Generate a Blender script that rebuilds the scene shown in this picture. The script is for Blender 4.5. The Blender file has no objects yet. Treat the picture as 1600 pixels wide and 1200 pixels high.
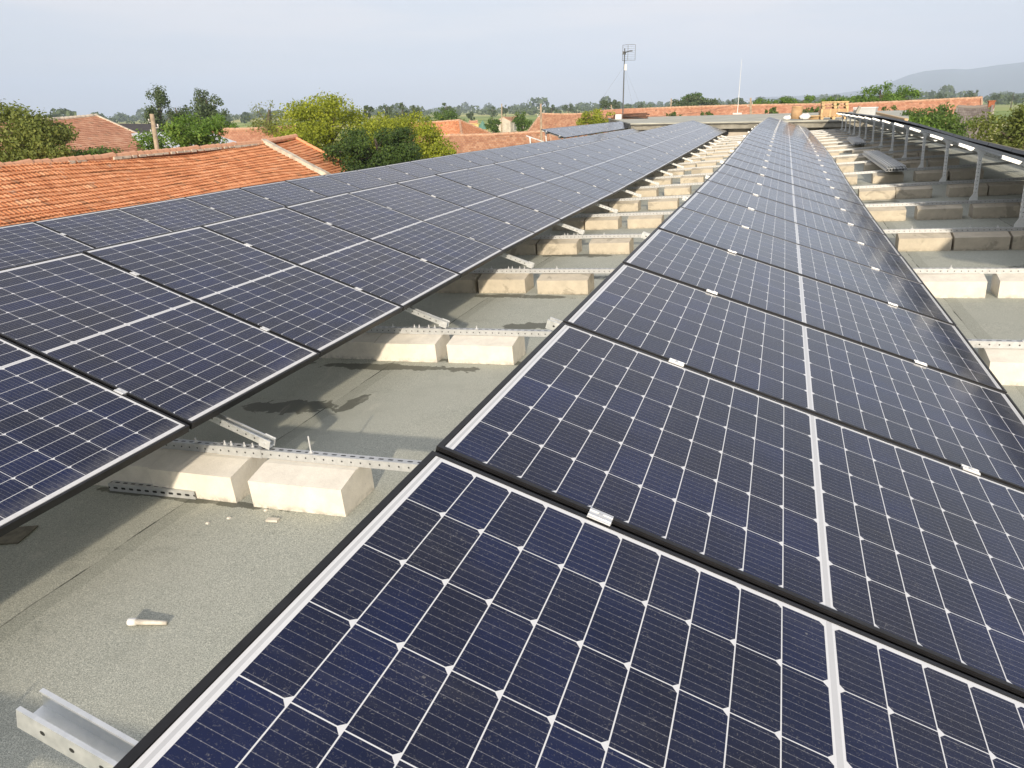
import bpy, math, random
import numpy as np
from mathutils import Matrix, Vector, noise
R = math.radians
scene = bpy.context.scene
col = scene.collection
random.seed(7); rng = np.random.default_rng(7)

# ------------------------------------------------------------------ camera
RW = ((0.9433162831363173, -0.09775060837593937, -0.31717378285731074),
      (0.3311275182048939, 0.3421438273299746, 0.8793703247821499),
      (-0.02256006776032403, 0.9345493138310735, -0.35511775984948896))   # columns: right, up, forward
CAM = Vector((-0.0928026, -0.0030084, 6.1134829))
FPX = 1135.5164
cd = bpy.data.cameras.new('camera'); cam = bpy.data.objects.new('camera', cd); col.objects.link(cam)
cd.sensor_width = 36.0; cd.lens = FPX / 1600 * 36.0; cd.clip_start = 0.05; cd.clip_end = 40000
cam.matrix_world = Matrix(((RW[0][0], RW[0][1], -RW[0][2], CAM.x), (RW[1][0], RW[1][1], -RW[1][2], CAM.y),
                           (RW[2][0], RW[2][1], -RW[2][2], CAM.z), (0, 0, 0, 1)))
scene.camera = cam

# ------------------------------------------------------------------ light and exposure
SUN = Vector((0.741, -3.202, 1.038)).normalized()          # towards the sun
sd = bpy.data.lights.new('sun', 'SUN'); sd.energy = 4.6; sd.angle = R(1.3); sd.color = (1.0, 0.87, 0.70)
so = bpy.data.objects.new('sun', sd); col.objects.link(so)
so.rotation_euler = (-SUN).to_track_quat('-Z', 'Y').to_euler()
w = bpy.data.worlds.new('World'); scene.world = w; w.use_nodes = True
nt = w.node_tree; nt.nodes.clear()
out = nt.nodes.new('ShaderNodeOutputWorld'); bg = nt.nodes.new('ShaderNodeBackground')
sky = nt.nodes.new('ShaderNodeTexSky'); sky.sky_type = 'NISHITA'; sky.sun_disc = False
sky.sun_elevation = math.asin(SUN.z); sky.sun_rotation = math.atan2(SUN.x, SUN.y)
sky.air_density = 1.0; sky.dust_density = 2.2; sky.ozone_density = 1.5; sky.altitude = 100
# a thin veil of pale cloud over the sky, in soft bands
tc = nt.nodes.new('ShaderNodeTexCoord'); mp = nt.nodes.new('ShaderNodeMapping'); mp.inputs['Scale'].default_value = (1.2, 1.2, 9.0)
mp.inputs['Rotation'].default_value = (R(3), R(-4), 0)
nz = nt.nodes.new('ShaderNodeTexNoise'); nz.inputs['Scale'].default_value = 1.3; nz.inputs['Detail'].default_value = 5; nz.inputs['Roughness'].default_value = 0.45
mr = nt.nodes.new('ShaderNodeMapRange'); mr.inputs['From Min'].default_value = 0.35; mr.inputs['From Max'].default_value = 0.7
mr.inputs['To Min'].default_value = 0.74; mr.inputs['To Max'].default_value = 1.0
mx = nt.nodes.new('ShaderNodeMixRGB'); nz2 = nt.nodes.new('ShaderNodeTexNoise'); nz2.inputs['Scale'].default_value = 2.6; nz2.inputs['Detail'].default_value = 6; nt.links.new(mp.outputs['Vector'], nz2.inputs['Vector'])
cr2 = nt.nodes.new('ShaderNodeValToRGB'); nt.links.new(nz2.outputs['Fac'], cr2.inputs['Fac'])
cr2.color_ramp.elements[0].position = .42; cr2.color_ramp.elements[0].color = (4.55, 4.62, 5.02, 1); cr2.color_ramp.elements[1].position = .58; cr2.color_ramp.elements[1].color = (5.25, 5.05, 5.15, 1)
nt.links.new(cr2.outputs['Color'], mx.inputs['Color2'])
nt.links.new(tc.outputs['Generated'], mp.inputs['Vector']); nt.links.new(mp.outputs['Vector'], nz.inputs['Vector'])
nt.links.new(nz.outputs['Fac'], mr.inputs['Value']); nt.links.new(mr.outputs['Result'], mx.inputs['Fac'])
nt.links.new(sky.outputs['Color'], mx.inputs['Color1']); nt.links.new(mx.outputs['Color'], bg.inputs['Color'])
bg.inputs['Strength'].default_value = 0.122
nt.links.new(bg.outputs['Background'], out.inputs['Surface'])
vs = scene.view_settings; vs.view_transform = 'Standard'; vs.look = 'None'; vs.gamma = 1.0; vs.exposure = 0.58; vs.use_curve_mapping = False

# ------------------------------------------------------------------ frames of reference
MR = Matrix(((0.99834999, 0.0, -0.05742194, 0), (-0.00010706, 0.99999826, -0.00186145, 0), (0.05742184, 0.00186453, 0.99834826, 4.5), (0, 0, 0, 1)))  # the gently pitched flat roof
HY = [-5, 0, 4.5, 6.5, 9, 12, 16.5, 21, 28.5, 34, 40, 48]; HZ = [0, 0, 0, -.015, -.02, 0, .07, .085, .035, .0, -.06, -.14]
PY = [-5, 0, 4.5, 6.5, 9, 12, 16.5, 21, 28.5, 34, 41, 48]
PL = [0, 0, .005, .02, .01, -.02, -.03, -.03, -.03, -.03, -.06, -.1]; P0 = [0, -.005, -.01, -.015, -.005, -.03, -.035, -.075, -.16, -.19, -.235, -.27]
def hump(y, x=0.):                       # the old roof sags and swells along its length, differently at its left side
    c, l, o = (float(np.interp(y, a, b)) for a, b in ((HY, HZ), (PY, PL), (PY, P0)))
    return float(np.interp(x, (-5.6, -3.6, -2.3, -.9), (o, l, l, c)))
def on_roof(x, y, z, rx=0, ry=0, rz=0, hx=None):
    return MR @ Matrix.Translation((x, y, z + hump(y, x if hx is None else hx))) @ Matrix.Rotation(rz, 4, 'Z') @ Matrix.Rotation(rx, 4, 'X') @ Matrix.Rotation(ry, 4, 'Y')
def ray(px, py):
    a = (px - 800) / FPX; b = (600 - py) / FPX
    return Vector([RW[i][0] * a + RW[i][1] * b + RW[i][2] for i in range(3)])
def at(px, py, D):                       # the point seen at a photo position, D metres away over the ground
    d = ray(px, py); d /= math.hypot(d.x, d.y); return CAM + d * D
def at_z(px, py, z):
    d = ray(px, py); return CAM + d * ((z - CAM.z) / d.z)

# ------------------------------------------------------------------ material helpers
class NB:
    def __init__(s, name):
        s.m = bpy.data.materials.new(name); s.m.use_nodes = True; s.t = s.m.node_tree
        s.b = s.t.nodes['Principled BSDF']; s.o = s.t.nodes['Material Output']
    def n(s, typ, **kw):
        nd = s.t.nodes.new('ShaderNode' + typ)
        for k, v in kw.items(): setattr(nd, k, v)
        return nd
    def put(s, sock, v):
        if hasattr(v, 'is_output'): s.t.links.new(v, sock)
        elif v is not None:
            if sock.type == 'RGBA' and len(v) == 3: v = (*v, 1)
            sock.default_value = v
    def ma(s, op, a, b=None, c=None, clamp=False):
        nd = s.n('Math', operation=op, use_clamp=clamp); s.put(nd.inputs[0], a)
        if b is not None: s.put(nd.inputs[1], b)
        if c is not None: s.put(nd.inputs[2], c)
        return nd.outputs[0]
    def mix(s, f, a, b, mode='MIX'):
        nd = s.n('MixRGB', blend_type=mode); s.put(nd.inputs[0], f); s.put(nd.inputs[1], a); s.put(nd.inputs[2], b); return nd.outputs[0]
    def noise(s, vec, scale, detail=3, rough=.5, dist=0):
        nd = s.n('TexNoise'); s.put(nd.inputs['Vector'], vec) if vec is not None else None
        nd.inputs['Scale'].default_value = scale; nd.inputs['Detail'].default_value = detail; nd.inputs['Roughness'].default_value = rough
        nd.inputs['Distortion'].default_value = dist; return nd.outputs['Fac']
    def rng(s, v, a, b, c=0., d=1.):
        nd = s.n('MapRange'); s.put(nd.inputs['Value'], v)
        for k, x in zip(('From Min', 'From Max', 'To Min', 'To Max'), (a, b, c, d)): nd.inputs[k].default_value = x
        return nd.outputs['Result']
    def wn(s, vec):
        nd = s.n('TexWhiteNoise'); s.put(nd.inputs['Vector'], vec); return nd.outputs['Value']
    def comb(s, x, y, z=0.):
        nd = s.n('CombineXYZ'); s.put(nd.inputs[0], x); s.put(nd.inputs[1], y); s.put(nd.inputs[2], z); return nd.outputs[0]
    def sep(s, v):
        nd = s.n('SeparateXYZ'); s.put(nd.inputs[0], v); return nd.outputs
    def obj(s): return s.n('TexCoord').outputs['Object']
    def uv(s): return s.n('TexCoord').outputs['UV']
    def pos(s): return s.n('NewGeometry').outputs['Position']
    def rand(s): return s.n('ObjectInfo').outputs['Random']
    def ramp(s, f, stops):
        nd = s.n('ValToRGB'); s.put(nd.inputs[0], f); el = nd.color_ramp.elements
        while len(el) < len(stops): el.new(0.5)
        for e, (p, c) in zip(el, stops): e.position = p; e.color = (*c, 1)
        return nd.outputs['Color']
    def bump(s, h, strength=.3, dist=.01):
        nd = s.n('Bump'); nd.inputs['Strength'].default_value = strength; nd.inputs['Distance'].default_value = dist
        s.put(nd.inputs['Height'], h); s.t.links.new(nd.outputs[0], s.b.inputs['Normal'])
    def fin(s, color=None, rough=.7, metal=0., spec=.5):
        if color is not None: s.put(s.b.inputs['Base Color'], color)
        s.put(s.b.inputs['Roughness'], rough); s.put(s.b.inputs['Metallic'], metal)
        s.put(s.b.inputs['Specular IOR Level'], spec); return s.m
def plain(name, c, rough=.7, metal=0., var=.25, scale=6., spec=.4, bump=0.):
    b = NB(name); o = b.obj(); f = b.noise(o, scale, 5, .6)
    k = b.rng(f, .3, .7, 1 - var, 1 + var * .6)
    cc = b.mix(1.0, c, b.comb(k, k, k), 'MULTIPLY')
    if bump: b.bump(b.noise(o, scale * 8, 3), bump, .01)
    return b.fin(cc, rough, metal, spec)

# ---- materials
L, W, PITCH = 1.755, 1.038, 1.058
def m_cells():
    b = NB('photovoltaic_cells'); o = b.obj(); x, y, z = b.sep(o)
    u = b.ma('MULTIPLY', x, -1.); u2 = b.ma('MINIMUM', b.ma('SUBTRACT', u, .034), b.ma('SUBTRACT', L - .034, u))
    UM = L / 2; c = b.ma('DIVIDE', u2, .08345)
    g = b.ma('DIVIDE', b.ma('SUBTRACT', y, .0125), .1672)
    f = b.ma('FRACT', c); gf = b.ma('FRACT', g)
    inx = b.ma('MULTIPLY', b.ma('GREATER_THAN', c, 0.), b.ma('LESS_THAN', c, 10.))
    iny = b.ma('MULTIPLY', b.ma('GREATER_THAN', g, 0.), b.ma('LESS_THAN', g, 6.))
    fx = b.ma('LESS_THAN', b.ma('ABSOLUTE', b.ma('SUBTRACT', f, .5)), .5 - .014)
    gm = b.ma('MINIMUM', gf, b.ma('SUBTRACT', 1., gf))
    fy = b.ma('GREATER_THAN', gm, .0068)
    dx = b.ma('MULTIPLY', b.ma('SUBTRACT', 1., f), .08345); dy = b.ma('MULTIPLY', gm, .1672)
    ch = b.ma('GREATER_THAN', b.ma('ADD', dx, dy), .0115)
    cell = b.ma('MULTIPLY', b.ma('MULTIPLY', inx, iny), b.ma('MULTIPLY', ch, b.ma('MULTIPLY', fx, fy)))
    # busbar wires and their solder pads
    bb = b.ma('ABSOLUTE', b.ma('SUBTRACT', b.ma('FRACT', b.ma('MULTIPLY', gf, 9.)), .5))
    wire = b.ma('LESS_THAN', bb, .022)
    pad = b.ma('MULTIPLY', b.ma('LESS_THAN', bb, .05), b.ma('LESS_THAN', b.ma('ABSOLUTE', b.ma('SUBTRACT', b.ma('FRACT', b.ma('MULTIPLY', f, 5.)), .5)), .06))
    # cell colour: a slightly different blue for every cell, dust on top
    rnd = b.rand(); cid = b.comb(b.ma('ADD', b.ma('ADD', b.ma('FLOOR', c), b.ma('MULTIPLY', b.ma('GREATER_THAN', u, UM), 20.)), b.ma('MULTIPLY', b.ma('FLOOR', b.ma('MULTIPLY', rnd, 500.)), 41.)), b.ma('FLOOR', g), 0.)
    cc = b.ramp(b.ma('ADD', b.ma('MULTIPLY', b.wn(cid), .38), b.ma('MULTIPLY', b.rng(b.noise(b.comb(u, y, b.ma('MULTIPLY', rnd, 40.)), 3.2, 4, .6), .3, .7), .62)), [(0., (.0025, .0050, .019)), (.5, (.0020, .0065, .034)), (1., (.0015, .0095, .062))])
    cc = b.mix(b.ma('MULTIPLY', wire, .40), cc, (.42, .42, .44))
    cc = b.mix(b.ma('MULTIPLY', pad, .16), cc, (.62, .62, .62))
    bs = b.mix(b.ma('LESS_THAN', b.ma('ABSOLUTE', b.ma('SUBTRACT', u, L - .0245)), .0032), (.70, .71, .72), (.52, .53, .54))
    bs = b.mix(b.ma('LESS_THAN', b.ma('ABSOLUTE', b.ma('SUBTRACT', u, UM)), .0055), bs, (.55, .56, .57))
    base = b.mix(cell, bs, cc)
    off = b.n('VectorMath', operation='ADD'); b.put(off.inputs[0], o); b.put(off.inputs[1], b.comb(b.ma('MULTIPLY', rnd, 31.), b.ma('MULTIPLY', rnd, 17.), 0.)); ov = off.outputs[0]
    big = b.noise(ov, 5., 4, .6)
    n1 = b.noise(ov, 300., 2, .55, .6); n2 = b.noise(ov, 82., 4, .68, 1.8)
    sp = b.ma('ADD', b.ma('MULTIPLY', b.rng(n1, .61, .76), .42), b.ma('MULTIPLY', b.rng(n2, .62, .72), .55), clamp=True)
    dust = b.ma('ADD', b.ma('MULTIPLY', sp, b.rng(big, .3, .7, .25, .75)), b.rng(big, .3, .75, .002, .018), clamp=True)
    sm = b.n('Mapping'); sm.inputs['Scale'].default_value = (1.2, 9., 1.); b.put(sm.inputs[0], ov)
    dust = b.ma('ADD', dust, b.rng(b.noise(sm.outputs[0], 2.4, 5, .68, .4), .52, .74, 0., .035), clamp=True)
    drop = b.n('TexVoronoi'); drop.inputs['Scale'].default_value = 3.1; b.put(drop.inputs['Vector'], ov)
    dsp = b.ma('ADD', drop.outputs['Distance'], b.ma('MULTIPLY', b.noise(ov, 34., 3, .7), .09))
    dust = b.ma('ADD', dust, b.ma('MULTIPLY', b.ma('MULTIPLY', b.rng(dsp, .060, .085, 1., 0.), b.ma('GREATER_THAN', b.sep(drop.outputs['Color'])[1], .80)), .45), clamp=True)
    # dirt gathers along the lower edge where rain dries
    low = b.ma('MULTIPLY', b.rng(u, .012, .10, 1., 0.), b.rng(b.noise(ov, 40., 4, .7), .35, .7, .05, .35))
    dust = b.ma('ADD', dust, low, clamp=True)
    base = b.mix(dust, base, (.39, .38, .35))
    rg = b.ma('ADD', b.rng(big, .3, .7, .10, .17), b.ma('MULTIPLY', dust, .25))
    return b.fin(base, rg, 0., .29)
def m_felt():
    b = NB('mineral_felt'); o = b.obj(); x, y, z = b.sep(o)
    g1 = b.noise(o, 260., 2, .7); g2 = b.noise(o, 90., 2, .6); big = b.noise(o, .9, 5, .62); mid = b.noise(o, 4., 4, .65)
    c = b.ramp(g1, [(.34, (.195, .215, .19)), (.5, (.40, .415, .36)), (.66, (.73, .735, .63))])
    c = b.mix(b.rng(g2, .35, .65, 0., .30), c, (.27, .285, .245))
    c = b.mix(b.rng(big, .35, .7, 0., .45), c, (.42, .415, .35))
    c = b.mix(b.rng(mid, .5, .75, 0., .22), c, (.21, .225, .19))
    # lap joints of the felt strips
    wob = b.ma('MULTIPLY', b.ma('SUBTRACT', b.noise(b.comb(0., y, 0.), 3., 3), .5), .03)
    xs = b.ma('DIVIDE', b.ma('ADD', b.ma('ADD', x, 2.665), wob), 1.318)
    fr = b.ma('SUBTRACT', xs, b.ma('ROUND', xs))
    brk = b.rng(b.noise(b.comb(b.ma('MULTIPLY', b.ma('ROUND', xs), 7.), y, 0.), 2.2, 4, .7), .44, .58, .1, .9)
    j = b.ma('MULTIPLY', b.ma('LESS_THAN', b.ma('ABSOLUTE', fr), .0034), brk)
    lap = b.ma('MULTIPLY', b.ma('MULTIPLY', b.ma('GREATER_THAN', fr, 0.), b.ma('LESS_THAN', fr, .07)), .26)
    ys = b.ma('DIVIDE', b.ma('ADD', b.ma('ADD', y, b.ma('MULTIPLY', b.ma('FLOOR', xs), 3.7)), wob), 9.3); fy = b.ma('SUBTRACT', ys, b.ma('ROUND', ys))
    j = b.ma('MAXIMUM', j, b.ma('MULTIPLY', b.ma('LESS_THAN', b.ma('ABSOLUTE', fy), .0006), brk))
    c = b.mix(lap, c, (.2, .215, .18)); c = b.mix(j, c, (.022, .022, .02))
    # damp stains
    wn = b.ma('ADD', b.ma('MULTIPLY', b.ma('SUBTRACT', b.noise(o, 4., 3, .6, .8), .5), 2.6), b.ma('MULTIPLY', b.ma('SUBTRACT', b.noise(o, 22., 4, .65), .5), .9))
    st = None
    for cx, cy, rx, ry, a in [(-2.93, 3.60, .34, .11, .12), (-2.53, 3.72, .05, .17, -.12), (-2.6, 4.42, .62, .07, 0), (-1.95, 5.55, .30, .10, .2), (-2.0, 4.62, .34, .05, 0),
                              (-2.3, 6.55, .55, .07, 0), (-1.95, 7.4, .45, .12, .2), (-2.4, 8.7, .5, .1, 0), (2.2, 7.8, .30, .16, 0), (-2.7, 2.42, .55, .03, 0), (1.5, 12.8, .3, .1, 0)]:
        ca, sa = math.cos(a), math.sin(a); X = b.ma('SUBTRACT', x, cx); Y = b.ma('SUBTRACT', y, cy)
        p = b.ma('DIVIDE', b.ma('ADD', b.ma('MULTIPLY', X, ca), b.ma('MULTIPLY', Y, sa)), rx); r = b.ma('DIVIDE', b.ma('SUBTRACT', b.ma('MULTIPLY', Y, ca), b.ma('MULTIPLY', X, sa)), ry)
        d = b.ma('ADD', b.ma('SQRT', b.ma('ADD', b.ma('MULTIPLY', p, p), b.ma('MULTIPLY', r, r))), wn)
        st = d if st is None else b.ma('MINIMUM', st, d)
    s = b.rng(st, .90, 1.0, .80, 0.)
    c = b.mix(s, c, (.085, .088, .068))
    sc_ = b.n('Mapping'); sc_.inputs['Scale'].default_value = (1., .35, 1.); sc_.inputs['Rotation'].default_value = (0, 0, .5); b.put(sc_.inputs[0], o)
    c = b.mix(b.rng(b.noise(sc_.outputs[0], 3.4, 6, .72, .8), .60, .72, 0., .35), c, (.60, .59, .50))
    c = b.mix(b.rng(b.noise(o, 1.7, 6, .7, .6), .60, .70, 0., .30), c, (.17, .185, .16))
    b.bump(b.ma('ADD', g1, b.ma('MULTIPLY', g2, .6)), .45, .004)
    return b.fin(c, b.ma('SUBTRACT', .95, b.ma('MULTIPLY', s, .3)), 0., .25)
def m_galv(holes=True, name='galvanised_steel', base=.64, metal=.35):
    b = NB(name); o = b.obj(); u, v, zz = b.sep(b.uv())
    sp = b.noise(o, 45., 4, .6, .5); vo = b.n('TexVoronoi'); vo.inputs['Scale'].default_value = 60.; b.put(vo.inputs['Vector'], o)
    c = b.ramp(sp, [(.3, (base * .91, base * .94, base * .94)), (.7, (base * 1.06, base * 1.08, base * 1.07))])
    vg = b.sep(vo.outputs['Color'])[0]; c = b.mix(.10, c, b.comb(vg, vg, vg), 'SOFT_LIGHT')
    met = metal; rough = b.rng(sp, .3, .7, .34, .52)
    if holes:
        fu = b.ma('MULTIPLY', b.ma('SUBTRACT', b.ma('FRACT', b.ma('DIVIDE', u, .05)), .5), .05)
        # v: 0..1 plain; 1..2 web with round holes; 2..3 flange with slots
        w1 = b.ma('MULTIPLY', b.ma('SUBTRACT', v, 1.5), .041); w2 = b.ma('MULTIPLY', b.ma('SUBTRACT', v, 2.5), .041)
        r1 = b.ma('ADD', b.ma('MULTIPLY', fu, fu), b.ma('MULTIPLY', w1, w1))
        h1 = b.ma('LESS_THAN', r1, .0045 ** 2)
        a = b.ma('MAXIMUM', b.ma('SUBTRACT', b.ma('ABSOLUTE', fu), .008), 0.)
        h2 = b.ma('LESS_THAN', b.ma('ADD', b.ma('MULTIPLY', a, a), b.ma('MULTIPLY', w2, w2)), .006 ** 2)
        h = b.ma('MAXIMUM', h1, h2)
        c = b.mix(h, c, (.012, .012, .012)); met = b.ma('MULTIPLY', b.ma('SUBTRACT', 1., h), metal)
    return b.fin(c, rough, met, .5)
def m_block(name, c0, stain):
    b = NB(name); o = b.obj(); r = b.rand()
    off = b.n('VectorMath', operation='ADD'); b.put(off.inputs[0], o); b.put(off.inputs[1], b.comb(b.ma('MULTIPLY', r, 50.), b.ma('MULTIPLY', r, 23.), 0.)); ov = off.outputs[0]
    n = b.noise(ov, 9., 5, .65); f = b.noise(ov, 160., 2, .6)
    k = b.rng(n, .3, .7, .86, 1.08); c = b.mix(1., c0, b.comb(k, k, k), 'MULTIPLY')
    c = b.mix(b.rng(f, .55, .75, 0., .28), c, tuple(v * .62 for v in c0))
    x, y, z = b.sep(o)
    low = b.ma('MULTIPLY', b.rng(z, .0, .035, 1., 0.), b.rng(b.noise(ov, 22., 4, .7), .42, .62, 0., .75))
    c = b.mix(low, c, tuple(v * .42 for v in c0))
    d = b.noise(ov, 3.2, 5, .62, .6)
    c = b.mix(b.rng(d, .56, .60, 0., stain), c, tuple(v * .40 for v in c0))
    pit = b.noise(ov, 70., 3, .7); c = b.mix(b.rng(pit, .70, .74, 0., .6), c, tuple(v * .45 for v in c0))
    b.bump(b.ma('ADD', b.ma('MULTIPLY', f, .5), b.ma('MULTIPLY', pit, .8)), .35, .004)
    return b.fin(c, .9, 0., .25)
def m_tile(name, stops, wear=(.46, .36, .28), lichen=.25):
    b = NB(name); u, v, _ = b.sep(b.uv())
    row = b.ma('FLOOR', b.ma('DIVIDE', v, .33)); us = b.ma('ADD', b.ma('DIVIDE', u, .215), b.ma('MULTIPLY', row, .5))
    tid = b.comb(b.ma('FLOOR', us), row, 0.)
    uvv = b.comb(u, v, 0.)
    big = b.noise(uvv, .55, 5, .65); fine = b.noise(uvv, 22., 3, .6)
    t = b.ma('ADD', b.ma('MULTIPLY', b.wn(tid), .62), b.ma('MULTIPLY', b.rng(big, .3, .7), .38))
    c = b.ramp(t, stops)
    pat = b.ma('MULTIPLY', b.rng(b.noise(uvv, 1.6, 4, .7), .58, .68), b.ma('GREATER_THAN', b.wn(b.comb(b.ma('FLOOR', us), row, 3.)), .45))
    c = b.mix(b.ma('MULTIPLY', pat, .6), c, wear)
    c = b.mix(b.rng(fine, .55, .75, 0., lichen), c, (.10, .07, .045))
    c = b.mix(b.ma('MULTIPLY', b.ma('GREATER_THAN', b.wn(b.comb(b.ma('FLOOR', us), row, 8.)), .975), .6), c, (.24, .15, .09))
    fu = b.ma('FRACT', us); fv = b.ma('FRACT', b.ma('DIVIDE', v, .33))
    prof = b.ma('SINE', b.ma('MULTIPLY', fu, math.pi * 4))
    edge = b.ma('LESS_THAN', fu, .07)
    c = b.mix(b.ma('MULTIPLY', edge, .5), c, (.10, .045, .025))
    b.bump(b.ma('ADD', b.ma('MULTIPLY', prof, .5), b.ma('ADD', b.ma('MULTIPLY', edge, -1.), b.ma('MULTIPLY', fine, .4))), .5, .02)
    return b.fin(c, .88, 0., .25)
def m_leaf(name, dark, mid, light, trans=.35):
    b = NB(name); g = b.n('NewGeometry').outputs['Random Per Island']
    big = b.noise(b.obj(), .8, 3, .6)
    t = b.ma('ADD', b.ma('MULTIPLY', g, .6), b.ma('MULTIPLY', b.rng(big, .3, .7), .4))
    c = b.ramp(t, [(0., dark), (.5, mid), (1., light)])
    b.fin(c, .6, 0., .3)
    tr = b.n('BsdfTranslucent'); b.put(tr.inputs['Color'], b.mix(.5, c, (light[0] * 1.3, light[1] * 1.25, light[2] * .5)))
    ms = b.n('MixShader'); ms.inputs[0].default_value = trans
    b.t.links.new(b.b.outputs[0], ms.inputs[1]); b.t.links.new(tr.outputs[0], ms.inputs[2]); b.t.links.new(ms.outputs[0], b.o.inputs['Surface'])
    return b.m
def m_ground():
    b = NB('fields'); p = b.pos(); x, y, z = b.sep(p)
    sc = b.n('Mapping'); sc.inputs['Scale'].default_value = (.004, .012, 1); sc.inputs['Rotation'].default_value = (0, 0, .35); b.put(sc.inputs[0], p)
    vo = b.n('TexVoronoi'); vo.inputs['Scale'].default_value = 1.; b.put(vo.inputs['Vector'], sc.outputs[0])
    r = b.sep(vo.outputs['Color'])[0]
    c = b.ramp(r, [(0., (.17, .24, .06)), (.35, (.26, .34, .09)), (.6, (.42, .44, .15)), (.8, (.58, .52, .22)), (1., (.20, .28, .08))])
    n = b.noise(p, .35, 6, .65); k = b.rng(n, .3, .7, .65, 1.2)
    return b.fin(b.mix(1., c, b.comb(k, k, k), 'MULTIPLY'), .95, 0., .1)
M = {}
M['cells'] = m_cells(); M['felt'] = m_felt(); M['galv'] = m_galv(True, 'galvanised_steel', .50); M['galv_beam'] = m_galv(True, 'rolled_galvanised_steel', .74, .8); M['galv_post'] = m_galv(True, 'bright_galvanised_steel', .80); M['galv_plain'] = m_galv(False, 'galvanised_sheet', .60)
M['block_white'] = m_block('cast_concrete_pale', (.74, .70, .61), .05); M['block_beige'] = m_block('cast_concrete_weathered', (.53, .475, .375), .45)
M['frame'] = plain('black_anodised_aluminium', (.017, .017, .019), .42, .35, .4, 20, .5)
M['backsheet'] = plain('white_backsheet', (.62, .63, .63), .6, 0, .08)
M['alu'] = plain('bright_aluminium', (.70, .71, .71), .38, .45, .12, 30)
TS = [(0.0, (0.428, 0.158, 0.067)), (0.35, (0.598, 0.249, 0.113)), (0.7, (0.713, 0.331, 0.165)), (1.0, (0.798, 0.451, 0.255))]
TP = [(0.0, (0.405, 0.177, 0.106)), (0.4, (0.513, 0.254, 0.154)), (0.75, (0.594, 0.324, 0.203)), (1.0, (0.675, 0.447, 0.308))]
TD = [(0.0, (0.312, 0.143, 0.087)), (0.4, (0.429, 0.222, 0.131)), (0.75, (0.52, 0.3, 0.183)), (1.0, (0.598, 0.415, 0.277))]
M['tile'] = m_tile('orange_clay_tiles', TS); M['tile_pink'] = m_tile('faded_clay_tiles', TP, (.45, .33, .25), .3); M['tile_brown'] = m_tile('weathered_clay_tiles', TD, (.46, .36, .26), .4)
M['tile_grey'] = m_tile('grey_slates', [(0., (.13, .11, .10)), (.5, (.20, .175, .16)), (1., (.28, .25, .22))], (.26, .24, .2), .3)
M['mortar'] = plain('lime_mortar', (.60, .53, .43), .9, 0, .35, 3, .2, .3); M['cap_tile'] = plain('pale_ridge_tiles', (.52, .33, .22), .9, 0, .4, 4); M['plaster'] = plain('pale_plaster', (.52, .47, .40), .9, 0, .25, 1.5)
M['plaster_white'] = plain('white_plaster', (.66, .64, .60), .9, 0, .15, 1.); M['plaster_yellow'] = plain('yellow_plaster', (.62, .50, .22), .9, 0, .15, 1.)
M['boards'] = plain('brown_boards', (.16, .09, .055), .85, 0, .5, 4); M['dark_roof'] = plain('dark_felt_roof', (.055, .045, .042), .9, 0, .3, 2)
M['sheet'] = plain('pale_metal_roof', (.66, .68, .70), .5, .1, .10, .6); M['dark'] = plain('dark_glass', (.02, .022, .025), .2, 0, .2)
M['brick'] = plain('red_brick', (.34, .12, .06), .9, 0, .35, 8); M['green_paint'] = plain('green_paint', (.10, .22, .17), .7, 0, .2, 3)
M['concrete'] = plain('old_concrete', (.42, .40, .35), .92, 0, .35, 1.2, .2, .3); M['fascia'] = plain('weathered_fascia', (.30, .285, .24), .92, 0, .45, 1.5, .2, .3); M['slab_top'] = plain('grey_felt', (.46, .46, .40), .95, 0, .3, .8, .2)
M['wood'] = plain('weathered_pole_timber', (.38, .30, .21), .85, 0, .35, 6); M['pallet'] = plain('pale_pallet_timber', (.60, .42, .22), .8, 0, .3, 5)
M['old_felt'] = plain('old_felt', (.20, .185, .14), .95, 0, .4, 20, .2, .4); M['eave_stain'] = plain('eave_edge', (.12, .115, .10), .95, 0, .4, 3); M['card'] = plain('brown_cardboard', (.46, .30, .16), .85, 0, .2, 5); M['bark'] = plain('bark', (.12, .095, .07), .95, 0, .4, 7)
M['white'] = plain('white_plastic', (.75, .75, .73), .5, 0, .08); M['steel_dark'] = plain('dark_steel', (.10, .105, .11), .5, .4, .3)
M['clear'] = plain('cloudy_plastic', (.62, .58, .50), .35, 0, .3, 30); M['rust'] = plain('rusty_brown', (.14, .075, .05), .85, 0, .4, 3)
M['mount'] = plain('mountain_forest', (.09, .12, .10), 1., 0, .2, .002); M['ground'] = m_ground()
M['lf_olive'] = m_leaf('olive_leaves', (0.065, 0.09, 0.02), (0.155, 0.195, 0.045), (0.3, 0.33, 0.09))
M['lf_bright'] = m_leaf('bright_leaves', (0.0480, 0.1020, 0.0144), (0.1140, 0.2100, 0.0312), (0.2280, 0.3360, 0.0600))
M['lf_yellow'] = m_leaf('yellow_green_leaves', (0.1, 0.13, 0.01), (0.25, 0.3, 0.024), (0.44, 0.47, 0.06))
M['lf_dark'] = m_leaf('dark_leaves', (0.018, 0.036, 0.008), (0.044, 0.085, 0.016), (0.11, 0.17, 0.035), .25)
M['lf_poplar'] = m_leaf('grey_green_leaves', (0.0385, 0.0605, 0.0275), (0.0880, 0.1265, 0.0550), (0.1650, 0.2090, 0.0990))
M['lf_mid'] = m_leaf('mid_green_leaves', (0.0375, 0.0750, 0.0150), (0.0875, 0.1562, 0.0312), (0.1750, 0.2500, 0.0625))

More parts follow.
